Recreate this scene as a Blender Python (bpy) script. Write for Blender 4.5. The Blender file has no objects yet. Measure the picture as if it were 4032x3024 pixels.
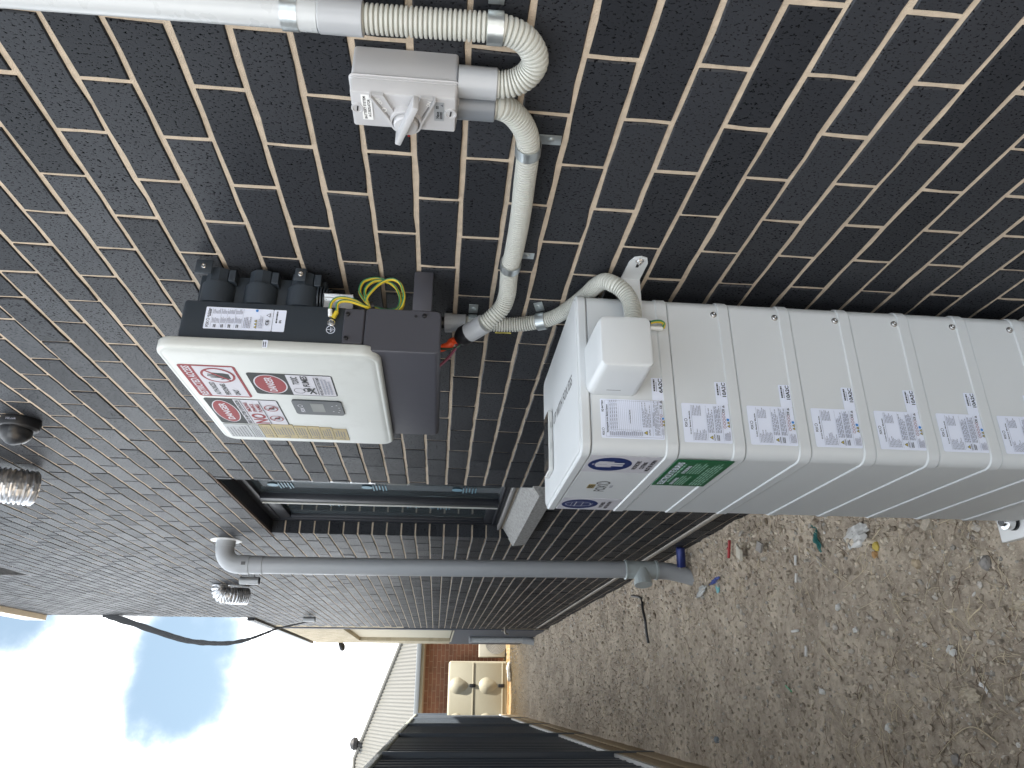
import bpy, bmesh, math, random
import numpy as np
from mathutils import Vector, Matrix, noise as mnoise

# ------------------------------------------------------------------ scene, camera, sky, sun
sc = bpy.context.scene
COL = sc.collection
R = math.radians
SUN_EL, SUN_AZ = R(62), Vector((0.85, -0.53, 0)).normalized()      # the sun stands behind the house, to the right and rear

CAM_C = Vector((-0.8693, -0.7708, 1.6232))
yaw, pitch, roll = 0.40927, -0.08856, 0.04248
fw = Vector((math.sin(yaw)*math.cos(pitch), math.cos(yaw)*math.cos(pitch), math.sin(pitch)))
rt = Vector((math.cos(yaw), -math.sin(yaw), 0)); up = rt.cross(fw)
rt, up = math.cos(roll)*rt + math.sin(roll)*up, -math.sin(roll)*rt + math.cos(roll)*up
cx, cy, cz = -up, rt, -fw                                           # the phone was held on its side: picture right is down
cam_d = bpy.data.cameras.new('camera'); cam = bpy.data.objects.new('camera', cam_d); COL.objects.link(cam)
cam.matrix_world = Matrix(((cx.x, cy.x, cz.x, CAM_C.x), (cx.y, cy.y, cz.y, CAM_C.y), (cx.z, cy.z, cz.z, CAM_C.z), (0, 0, 0, 1)))
cam_d.sensor_fit = 'HORIZONTAL'; cam_d.sensor_width = 36; cam_d.lens = 36*2815.5/4032
cam_d.clip_start = 0.02; cam_d.clip_end = 3000
sc.camera = cam

w = bpy.data.worlds.new('World'); sc.world = w; w.use_nodes = True
nt = w.node_tree; nt.nodes.clear()
def nd(t, **k):
    n = nt.nodes.new(t)
    for a, b in k.items(): setattr(n, a, b)
    return n
def mth(op, a, b=None, c=None):
    n = nd('ShaderNodeMath', operation=op)
    for i, x in enumerate((a, b, c)):
        if x is None: continue
        if isinstance(x, (int, float)): n.inputs[i].default_value = x
        else: nt.links.new(x, n.inputs[i])
    return n.outputs[0]
sky = nd('ShaderNodeTexSky', sky_type='NISHITA', sun_disc=False, sun_elevation=SUN_EL, sun_rotation=math.atan2(SUN_AZ.x, SUN_AZ.y))
sky.air_density = 1.0; sky.dust_density = 1.6; sky.ozone_density = 1.0
tc = nd('ShaderNodeTexCoord')
mp = nd('ShaderNodeMapping'); mp.inputs['Location'].default_value = (0.3, 0.1, 0.55); nt.links.new(tc.outputs['Generated'], mp.inputs['Vector'])
n1 = nd('ShaderNodeTexNoise'); n1.inputs['Scale'].default_value = 3.2; n1.inputs['Detail'].default_value = 9; n1.inputs['Roughness'].default_value = 0.56
nt.links.new(mp.outputs[0], n1.inputs['Vector'])
def blob(d, inner, outer):      # where one of the cloud banks in view stands
    vm = nd('ShaderNodeVectorMath', operation='DOT_PRODUCT'); vm.inputs[1].default_value = Vector(d).normalized()
    nt.links.new(tc.outputs['Generated'], vm.inputs[0])
    mr = nd('ShaderNodeMapRange'); mr.inputs['From Min'].default_value = math.cos(outer); mr.inputs['From Max'].default_value = math.cos(inner)
    nt.links.new(vm.outputs['Value'], mr.inputs['Value']); return mr.outputs[0]
b1 = blob((-0.01, 0.915, 0.405), R(5), R(11)); b2 = blob((-0.02, 0.985, 0.16), R(5), R(11)); b3 = blob((0.01, 0.955, 0.298), R(1.5), R(6)); b4 = blob((0.075, 0.878, 0.472), R(1), R(4.5))
s = mth('ADD', n1.outputs['Fac'], mth('MULTIPLY', b1, 0.24)); s = mth('ADD', s, mth('MULTIPLY', b2, 0.20)); s = mth('SUBTRACT', s, mth('MULTIPLY', b3, 0.26)); s = mth('SUBTRACT', s, mth('MULTIPLY', b4, 0.34))
mask = nd('ShaderNodeMapRange', interpolation_type='SMOOTHSTEP'); mask.inputs['From Min'].default_value = 0.36; mask.inputs['From Max'].default_value = 0.58
nt.links.new(s, mask.inputs['Value'])
n2 = nd('ShaderNodeTexNoise'); n2.inputs['Scale'].default_value = 6; n2.inputs['Detail'].default_value = 6; nt.links.new(mp.outputs[0], n2.inputs['Vector'])
cr = nd('ShaderNodeMapRange'); cr.inputs['From Min'].default_value = 0.35; cr.inputs['From Max'].default_value = 0.65; cr.inputs['To Min'].default_value = 4.0; cr.inputs['To Max'].default_value = 12.0
nt.links.new(n2.outputs['Fac'], cr.inputs['Value'])
cc = nd('ShaderNodeCombineColor')
for i, k in enumerate((0.95, 0.985, 1.02)): nt.links.new(mth('MULTIPLY', cr.outputs[0], k), cc.inputs[i])
mx = nd('ShaderNodeMix', data_type='RGBA'); nt.links.new(mth('POWER', mask.outputs[0], 2.6), mx.inputs['Factor']); hz = nd('ShaderNodeMix', data_type='RGBA'); hz.inputs['Factor'].default_value = 0.80; hz.inputs['B'].default_value = (0.74, 0.98, 1.10, 1); nt.links.new(sky.outputs[0], hz.inputs['A']); nt.links.new(hz.outputs['Result'], mx.inputs['A']); nt.links.new(cc.outputs[0], mx.inputs['B'])
bg = nd('ShaderNodeBackground'); bg.inputs['Strength'].default_value = 0.10; nt.links.new(mx.outputs['Result'], bg.inputs['Color'])
wo = nd('ShaderNodeOutputWorld'); nt.links.new(bg.outputs[0], wo.inputs[0])

sl = bpy.data.lights.new('sun', 'SUN'); sl.energy = 2.0; sl.angle = R(0.53); sl.color = (1.0, 0.93, 0.82)
so = bpy.data.objects.new('sun', sl); COL.objects.link(so)
sd = SUN_AZ*math.cos(SUN_EL) + Vector((0, 0, math.sin(SUN_EL)))
so.rotation_euler = sd.to_track_quat('Z', 'Y').to_euler(); so.location = sd*40
sc.view_settings.view_transform = 'Standard'; sc.view_settings.look = 'None'; sc.view_settings.gamma = 1
sc.view_settings.exposure = 2.5; sc.view_settings.use_curve_mapping = False
sc.render.engine = 'CYCLES'; sc.render.resolution_x = 1024; sc.render.resolution_y = 768

# ------------------------------------------------------------------ materials
MATS = {}
def mat(name, col, rough=0.5, metal=0.0, var=0.08, vscale=30.0, bump=0.0, bscale=300.0, spec=0.5, trans=0.0, dirt=0.0, dirtcol=(0.12, 0.10, 0.08), coat=0.0):
    if name in MATS: return MATS[name]
    m = bpy.data.materials.new(name); m.use_nodes = True; t = m.node_tree; b = t.nodes['Principled BSDF']
    tcn = t.nodes.new('ShaderNodeNewGeometry'); no = t.nodes.new('ShaderNodeTexNoise'); no.inputs['Scale'].default_value = vscale; no.inputs['Detail'].default_value = 5
    t.links.new(tcn.outputs['Position'], no.inputs['Vector'])
    hs = t.nodes.new('ShaderNodeMix'); hs.data_type = 'RGBA'
    hs.inputs['A'].default_value = (*[max(0, c*(1-var)) for c in col], 1); hs.inputs['B'].default_value = (*[min(1, c*(1+var)) for c in col], 1)
    t.links.new(no.outputs['Fac'], hs.inputs['Factor']); out = hs.outputs['Result']
    if dirt > 0:
        n3 = t.nodes.new('ShaderNodeTexNoise'); n3.inputs['Scale'].default_value = 9; n3.inputs['Detail'].default_value = 8; n3.inputs['Roughness'].default_value = 0.7
        t.links.new(tcn.outputs['Position'], n3.inputs['Vector'])
        mr = t.nodes.new('ShaderNodeMapRange'); mr.inputs['From Min'].default_value = 0.52; mr.inputs['From Max'].default_value = 0.78; mr.inputs['To Max'].default_value = dirt
        t.links.new(n3.outputs['Fac'], mr.inputs['Value'])
        m2 = t.nodes.new('ShaderNodeMix'); m2.data_type = 'RGBA'; m2.inputs['B'].default_value = (*dirtcol, 1)
        t.links.new(mr.outputs[0], m2.inputs['Factor']); t.links.new(out, m2.inputs['A']); out = m2.outputs['Result']
    t.links.new(out, b.inputs['Base Color'])
    rr = t.nodes.new('ShaderNodeMapRange'); rr.inputs['To Min'].default_value = max(0.02, rough*0.88); rr.inputs['To Max'].default_value = min(1, rough*1.12)
    t.links.new(no.outputs['Fac'], rr.inputs['Value']); t.links.new(rr.outputs[0], b.inputs['Roughness'])
    b.inputs['Metallic'].default_value = metal; b.inputs['Specular IOR Level'].default_value = spec; b.inputs['Transmission Weight'].default_value = trans; b.inputs['Coat Weight'].default_value = coat
    if bump > 0:
        nb = t.nodes.new('ShaderNodeTexNoise'); nb.inputs['Scale'].default_value = bscale; nb.inputs['Detail'].default_value = 3; t.links.new(tcn.outputs['Position'], nb.inputs['Vector'])
        bp = t.nodes.new('ShaderNodeBump'); bp.inputs['Strength'].default_value = bump; bp.inputs['Distance'].default_value = 0.002
        t.links.new(nb.outputs['Fac'], bp.inputs['Height']); t.links.new(bp.outputs[0], b.inputs['Normal'])
    MATS[name] = m; return m

def brick_material(name, base, pit, var=0.25, rough=0.5, spec=0.5):
    m = bpy.data.materials.new(name); m.use_nodes = True; t = m.node_tree; b = t.nodes['Principled BSDF']; L = t.links.new
    def M(op, a, bb=None):
        n = t.nodes.new('ShaderNodeMath'); n.operation = op
        for i, x in enumerate((a, bb)):
            if x is None: continue
            if isinstance(x, (int, float)): n.inputs[i].default_value = x
            else: L(x, n.inputs[i])
        return n.outputs[0]
    g = t.nodes.new('ShaderNodeNewGeometry'); sp = t.nodes.new('ShaderNodeSeparateXYZ'); L(g.outputs['Position'], sp.inputs[0])
    row = M('FLOOR', M('DIVIDE', M('SUBTRACT', sp.outputs['Z'], 2.13), 0.086)); par = M('MODULO', M('ADD', row, 1001), 2)
    col = M('FLOOR', M('DIVIDE', M('SUBTRACT', sp.outputs['Y'], M('MULTIPLY', par, 0.12)), 0.24))
    cb = t.nodes.new('ShaderNodeCombineXYZ'); L(row, cb.inputs[0]); L(col, cb.inputs[1]); wn = t.nodes.new('ShaderNodeTexWhiteNoise'); wn.noise_dimensions = '3D'; L(cb.outputs[0], wn.inputs['Vector'])
    # shallow pits and drag marks of a wire-cut dark brick, a little taller than wide
    mp = t.nodes.new('ShaderNodeMapping'); mp.inputs['Scale'].default_value = (1, 1.0, 0.62); L(g.outputs['Position'], mp.inputs['Vector'])
    n1 = t.nodes.new('ShaderNodeTexNoise'); n1.inputs['Scale'].default_value = 270; n1.inputs['Detail'].default_value = 3; n1.inputs['Roughness'].default_value = 0.55; L(mp.outputs[0], n1.inputs['Vector'])
    pm = t.nodes.new('ShaderNodeMapRange'); pm.inputs['From Min'].default_value = 0.425; pm.inputs['From Max'].default_value = 0.36; L(n1.outputs['Fac'], pm.inputs['Value'])
    n2 = t.nodes.new('ShaderNodeTexNoise'); n2.inputs['Scale'].default_value = 7; n2.inputs['Detail'].default_value = 6; L(g.outputs['Position'], n2.inputs['Vector'])
    v = M('ADD', M('MULTIPLY', wn.outputs['Value'], var*1.4), M('MULTIPLY', n2.outputs['Fac'], var*1.2)); v = M('ADD', v, 1-var*1.3)
    mc = t.nodes.new('ShaderNodeMix'); mc.data_type = 'RGBA'; mc.inputs['A'].default_value = (*base, 1); mc.inputs['B'].default_value = (*pit, 1); L(pm.outputs[0], mc.inputs['Factor'])
    sc_ = t.nodes.new('ShaderNodeVectorMath'); sc_.operation = 'SCALE'; L(mc.outputs['Result'], sc_.inputs[0]); L(v, sc_.inputs['Scale'])
    L(sc_.outputs[0], b.inputs['Base Color'])
    rr = M('ADD', M('MULTIPLY', pm.outputs[0], 0.3), M('ADD', rough-0.06, M('MULTIPLY', n2.outputs['Fac'], 0.12))); L(rr, b.inputs['Roughness'])
    L(M('MULTIPLY', M('SUBTRACT', 1.0, M('MULTIPLY', pm.outputs[0], 0.9)), M('ADD', spec*0.6, M('MULTIPLY', wn.outputs['Value'], spec*0.8))), b.inputs['Specular IOR Level'])
    hh = M('SUBTRACT', M('MULTIPLY', n1.outputs['Fac'], 0.5), M('MULTIPLY', pm.outputs[0], 1.2)); hh = M('ADD', hh, M('MULTIPLY', n2.outputs['Fac'], 1.5))
    bp = t.nodes.new('ShaderNodeBump'); bp.inputs['Strength'].default_value = 0.55; bp.inputs['Distance'].default_value = 0.0022; L(hh, bp.inputs['Height']); L(bp.outputs[0], b.inputs['Normal'])
    MATS[name] = m; return m

brick_m = brick_material('dark brick', (0.022, 0.024, 0.029), (0.004, 0.004, 0.005), 0.24, 0.5, 0.3)
cream_brick = brick_material('cream brick', (0.40, 0.345, 0.24), (0.32, 0.27, 0.18), 0.12, 0.7)
red_brick = mat('red brown brick', (0.25, 0.115, 0.07), 0.85, var=0.5, vscale=4)
mortar_m = mat('sand mortar', (0.54, 0.443, 0.338), 0.95, var=0.28, vscale=60, bump=0.9, bscale=420, dirt=0.45, dirtcol=(0.36, 0.28, 0.21))
far_mortar = mat('pink mortar', (0.46, 0.33, 0.24), 0.95, var=0.15)
bat_m = mat('powder coat white', (0.62, 0.64, 0.65), 0.42, var=0.03, vscale=6, bump=0.06, bscale=1500)
lab_m = mat('label white', (0.76, 0.80, 0.92), 0.35, var=0.03)
stk_m = mat('vinyl white', (0.54, 0.53, 0.57), 0.5, var=0.04, spec=0.25)
ink = mat('black ink', (0.012, 0.012, 0.015), 0.6, spec=0.2); grey_ink = mat('grey ink', (0.30, 0.31, 0.37), 0.5)
navy = mat('navy ink', (0.012, 0.028, 0.125), 0.4); red_ink = mat('faded red ink', (0.26, 0.045, 0.05), 0.55, var=0.12, spec=0.2); sgreen = mat('safety green', (0.006, 0.11, 0.04), 0.4)
dgrey_ink = mat('charcoal ink', (0.032, 0.035, 0.035), 0.55, spec=0.2); mid_ink = mat('print grey', (0.12, 0.12, 0.125), 0.5); blue_ink = mat('blue ink', (0.05, 0.24, 0.62), 0.4); yel_ink = mat('yellow ink', (0.62, 0.52, 0.10), 0.4)
mint = mat('pale green print', (0.30, 0.52, 0.40), 0.5)
brass = mat('brass plate', (0.36, 0.28, 0.12), 0.42, 0.4, var=0.2, vscale=14, dirt=0.3); alu_pl = mat('engraved aluminium plate', (0.32, 0.33, 0.335), 0.42, 0.4, var=0.1)
inv_m = mat('slate casting', (0.028, 0.036, 0.046), 0.5, var=0.06, bump=0.08, bscale=1400); box_m = mat('charcoal violet cover', (0.058, 0.058, 0.070), 0.48, var=0.05, bump=0.06, bscale=1400)
cov_m = mat('off white moulded cover', (0.55, 0.565, 0.54), 0.4, var=0.06, vscale=8, dirt=0.3, dirtcol=(0.36, 0.355, 0.33))
pvc = mat('grey pvc', (0.385, 0.40, 0.42), 0.32, var=0.05, vscale=10); pvc_d = mat('dark grey pvc', (0.17, 0.185, 0.205), 0.35, var=0.05); iso_m = mat('isolator plastic', (0.475, 0.475, 0.485), 0.42, var=0.03, bump=0.05, bscale=1500)
hose_m = mat('corrugated conduit plastic', (0.50, 0.505, 0.465), 0.42, var=0.06, vscale=14, dirt=0.18, dirtcol=(0.36, 0.34, 0.28)); galv = mat('galvanised steel', (0.52, 0.56, 0.57), 0.36, 0.85, var=0.25, vscale=55, bump=0.1)
steel = mat('bright steel', (0.66, 0.66, 0.66), 0.22, 1.0, var=0.1); black_p = mat('black plastic', (0.012, 0.012, 0.014), 0.38, var=0.1); orange_m = mat('orange cable sheath', (0.75, 0.085, 0.02), 0.45, var=0.08)
purple_m = mat('maroon cable', (0.16, 0.03, 0.06), 0.4); yel_w = mat('yellow earth wire', (0.62, 0.46, 0.03), 0.38, var=0.05); grn_w = mat('green earth stripe', (0.03, 0.20, 0.09), 0.38)
wht_p = mat('white plastic', (0.78, 0.78, 0.77), 0.4, var=0.05); glass_m = mat('window glass', (0.30, 0.37, 0.40), 0.03, var=0.02, trans=0.9); frame_m = mat('graphite window frame', (0.018, 0.020, 0.026), 0.42, var=0.08)
alu_m = mat('aluminium extrusion', (0.72, 0.73, 0.74), 0.28, 0.7, var=0.06); foil_m = mat('crumpled foil', (0.62, 0.63, 0.65), 0.30, 0.95, var=0.2, vscale=60, bump=1.0, bscale=90)
sill_m = mat('granular sill', (0.30, 0.295, 0.285), 0.9, var=0.75, vscale=75, bump=0.9, bscale=160); cream_r = mat('cream render', (0.48, 0.44, 0.34), 0.8, var=0.06); dark_r = mat('grey render', (0.085, 0.092, 0.11), 0.75, var=0.1)
rust_m = mat('rusty lintel', (0.12, 0.08, 0.055), 0.85, var=0.4, vscale=35, bump=0.4); dark_in = mat('dark interior', (0.03, 0.035, 0.04), 0.9)
fence_m = mat('dark steel sheet', (0.10, 0.12, 0.148), 0.36, var=0.08, vscale=3); fence_cap = mat('pale fence capping', (0.55, 0.60, 0.55), 0.45); slee_m = mat('pale timber plinth', (0.38, 0.29, 0.18), 0.8, var=0.25, vscale=6, bump=0.4, bscale=60)
roof_m = mat('pale corrugated steel', (0.11, 0.108, 0.098), 0.6, var=0.04); tank_m = mat('cream polyethylene', (0.36, 0.34, 0.265), 0.5, var=0.04); ac_m = mat('beige appliance enamel', (0.40, 0.385, 0.33), 0.45)
band_m = mat('cement band', (0.42, 0.39, 0.35), 0.9, var=0.2, vscale=20, bump=0.5); soft_black = mat('black sarking', (0.02, 0.022, 0.026), 0.55, var=0.3, vscale=10, bump=0.8, bscale=30)
cloth_w = mat('scrap white', (0.72, 0.71, 0.69), 0.7, var=0.08); stone_g = mat('grey stone', (0.30, 0.28, 0.26), 0.9, var=0.35, vscale=60, bump=0.8, bscale=150); stone_w = mat('white stone', (0.66, 0.65, 0.62), 0.85, var=0.2, vscale=60, bump=0.7, bscale=150)
leaf_m = mat('dead leaf', (0.50, 0.43, 0.33), 0.85, var=0.3, vscale=40); straw_m = mat('dry straw', (0.60, 0.51, 0.36), 0.8, var=0.45, vscale=25)
can_m = mat('blue printed tin', (0.02, 0.035, 0.17), 0.35, 0.3, var=0.4, vscale=35); red_p = mat('red plastic', (0.40, 0.03, 0.035), 0.4); teal_p = mat('teal plastic', (0.03, 0.16, 0.15), 0.5, var=0.3); green_p = mat('green plastic', (0.03, 0.30, 0.12), 0.4)

# ------------------------------------------------------------------ geometry helpers
class B:
    def __init__(s): s.v = []; s.f = []; s.m = []
    def add(s, v, f, mi=0):
        o = len(s.v); s.v.extend([tuple(p) for p in v]); s.f.extend([tuple(i+o for i in q) for q in f]); s.m.extend([mi]*len(f)); return s
    def box(s, x0, x1, y0, y1, z0, z1, bev=0.0, seg=2, mi=0):
        if bev <= 0:
            v = [(x, y, z) for x in (x0, x1) for y in (y0, y1) for z in (z0, z1)]
            return s.add(v, [(0, 1, 3, 2), (4, 6, 7, 5), (0, 4, 5, 1), (2, 3, 7, 6), (0, 2, 6, 4), (1, 5, 7, 3)], mi)
        bm = bmesh.new(); bmesh.ops.create_cube(bm, size=1)
        for q in bm.verts: q.co = Vector(((x0+x1)/2+q.co.x*(x1-x0), (y0+y1)/2+q.co.y*(y1-y0), (z0+z1)/2+q.co.z*(z1-z0)))
        bmesh.ops.bevel(bm, geom=bm.edges[:], offset=bev, segments=seg, affect='EDGES', profile=0.5)
        bm.verts.index_update(); s.add([q.co[:] for q in bm.verts], [[q.index for q in f.verts] for f in bm.faces], mi); bm.free(); return s
    def obox(s, c, ax, ay, az, bev=0.0, mi=0):     # box from centre and three half axes
        t = B().box(-1, 1, -1, 1, -1, 1); c, ax, ay, az = map(Vector, (c, ax, ay, az))
        if bev > 0:
            la, lb, lc = ax.length, ay.length, az.length; t = B().box(-la, la, -lb, lb, -lc, lc, bev, 2)
            return s.add([c + ax*(p[0]/la) + ay*(p[1]/lb) + az*(p[2]/lc) for p in t.v], t.f, mi)
        return s.add([c + ax*p[0] + ay*p[1] + az*p[2] for p in t.v], t.f, mi)
    def prism(s, pts, n, mi=0):                    # polygon points extruded by vector n
        n = Vector(n); k = len(pts); p = [Vector(q) for q in pts]
        return s.add(p + [q+n for q in p], [tuple(range(k))[::-1], tuple(range(k, 2*k))] + [(i, (i+1) % k, k+(i+1) % k, k+i) for i in range(k)], mi)
    def lathe(s, prof, c, axis, n=24, mi=0, a0=0, a1=2*math.pi, cap=True, ref=None):
        axis = Vector(axis).normalized(); ref = Vector(ref) if ref else (Vector((0, 0, 1)) if abs(axis.z) < 0.9 else Vector((1, 0, 0)))
        e1 = (ref - axis*ref.dot(axis)).normalized(); e2 = axis.cross(e1); c = Vector(c); full = abs(a1-a0-2*math.pi) < 1e-6; m = n if full else n+1
        v = [c + axis*a + (e1*math.cos(a0+(a1-a0)*i/n) + e2*math.sin(a0+(a1-a0)*i/n))*r for a, r in prof for i in range(m)]
        f = [(j*m+i, j*m+(i+1) % m, (j+1)*m+(i+1) % m, (j+1)*m+i) for j in range(len(prof)-1) for i in range(n)]
        if cap and full: f += [tuple(range(m))[::-1], tuple(range((len(prof)-1)*m, len(prof)*m))]
        return s.add(v, f, mi)
    def tube(s, path, rad, n=10, mi=0, cap=True, ang0=0.0):
        P = [Vector(p) for p in path]; K = len(P); rads = rad if hasattr(rad, '__len__') else [rad]*K
        T = [(P[min(i+1, K-1)]-P[max(i-1, 0)]).normalized() for i in range(K)]
        e = T[0].orthogonal().normalized(); v = []
        for i in range(K):
            e = (e - T[i]*e.dot(T[i])).normalized(); g = T[i].cross(e)
            v += [P[i] + (e*math.cos(ang0+2*math.pi*j/n) + g*math.sin(ang0+2*math.pi*j/n))*rads[i] for j in range(n)]
        f = [(i*n+j, i*n+(j+1) % n, (i+1)*n+(j+1) % n, (i+1)*n+j) for i in range(K-1) for j in range(n)]
        if cap: f += [tuple(range(n))[::-1], tuple(range((K-1)*n, K*n))]
        return s.add(v, f, mi)
    def rstack(s, axis, a0, a1, b0, b1, r, prof, n=6, mi=0, capb=True, capt=True):
        # rounded-rectangle loops stacked along an axis: axis 'z' (a=x, b=y) or 'x' (a=y, b=z) or 'y' (a=x, b=z)
        loops = []
        for t, ins in prof:
            rr = max(r-ins, 0.0008); A0, A1, B0, B1 = a0+ins, a1-ins, b0+ins, b1-ins; L = []
            for (ca, cb, st) in ((A1-rr, B1-rr, 0), (A0+rr, B1-rr, 1), (A0+rr, B0+rr, 2), (A1-rr, B0+rr, 3)):
                for i in range(n+1):
                    an = (st+i/n)*math.pi/2; a, b = ca+rr*math.cos(an), cb+rr*math.sin(an)
                    L.append((a, b, t) if axis == 'z' else (t, a, b) if axis == 'x' else (a, t, b))
            loops.append(L)
        m = len(loops[0]); v = [p for L in loops for p in L]
        f = [(j*m+i, j*m+(i+1) % m, (j+1)*m+(i+1) % m, (j+1)*m+i) for j in range(len(loops)-1) for i in range(m)]
        if capb: f.append(tuple(range(m))[::-1])
        if capt: f.append(tuple(range((len(loops)-1)*m, len(loops)*m)))
        return s.add(v, f, mi)
    def mesh(s, name, mats, smooth=True, ang=32):
        me = bpy.data.meshes.new(name); me.from_pydata(s.v, [], s.f)
        for q in (mats if isinstance(mats, (list, tuple)) else [mats]): me.materials.append(q)
        if any(s.m): me.polygons.foreach_set('material_index', s.m)
        bm = bmesh.new(); bm.from_mesh(me); bmesh.ops.recalc_face_normals(bm, faces=bm.faces[:]); bm.to_mesh(me); bm.free()
        if smooth:
            me.polygons.foreach_set('use_smooth', [True]*len(me.polygons)); me.set_sharp_from_angle(angle=R(ang))
        me.update(); return me

def tag(o, label=None, cat=None, group=None, kind=None):
    for k, v in (('label', label), ('category', cat), ('group', group), ('kind', kind)):
        if v: o[k] = v
    return o
def thing(name, loc, label, cat, group=None):
    o = bpy.data.objects.new(name, None); COL.objects.link(o); o.location = loc; o.empty_display_size = 0.05
    return tag(o, label, cat, group)
def obj(name, b, mats, parent=None, smooth=True, ang=32, label=None):
    me = b.mesh(name, mats, smooth, ang) if isinstance(b, B) else b
    o = bpy.data.objects.new(name, me); COL.objects.link(o)
    if parent is not None:
        o.parent = parent
        if parent.type == 'EMPTY': o.matrix_parent_inverse = Matrix.Translation(-parent.location)
        elif parent.location.length > 0: o.matrix_parent_inverse = Matrix.Translation(-parent.location)
    else:
        co = np.empty(len(me.vertices)*3); me.vertices.foreach_get('co', co); co = co.reshape(-1, 3)
        c = Vector(((co[:, 0].min()+co[:, 0].max())/2, (co[:, 1].min()+co[:, 1].max())/2, co[:, 2].min()))
        me.transform(Matrix.Translation(-c)); o.location = c
    if label: o['label'] = label
    return o
def spline(pts, n=8):
    P = [Vector(p) for p in pts]; P = [2*P[0]-P[1]] + P + [2*P[-1]-P[-2]]; out = []
    for i in range(1, len(P)-2):
        for j in range(n):
            t = j/n; a, b, c, d = P[i-1:i+3]
            out.append(0.5*((2*b)+(c-a)*t+(2*a-5*b+4*c-d)*t*t+(3*b-a-3*c+d)*t**3))
    out.append(P[-2]); return out
def resample(P, step):
    L = [0.0]
    for i in range(1, len(P)): L.append(L[-1]+(P[i]-P[i-1]).length)
    n = max(2, int(round(L[-1]/step))); out = []; k = 0
    for i in range(n+1):
        t = L[-1]*i/n
        while k < len(L)-2 and L[k+1] < t: k += 1
        q = (t-L[k])/max(1e-9, L[k+1]-L[k]); out.append(P[k].lerp(P[k+1], min(1, q)))
    return out
def hose(pts, r, pitch=0.0066, depth=0.0042, n=18):
    P = resample(spline(pts, 12), pitch/4); rr = []
    for i in range(len(P)): rr.append(r if i % 4 in (0, 2) else r+.0002 if i % 4 == 1 else r-depth)
    return B().tube(P, rr, n)

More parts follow.
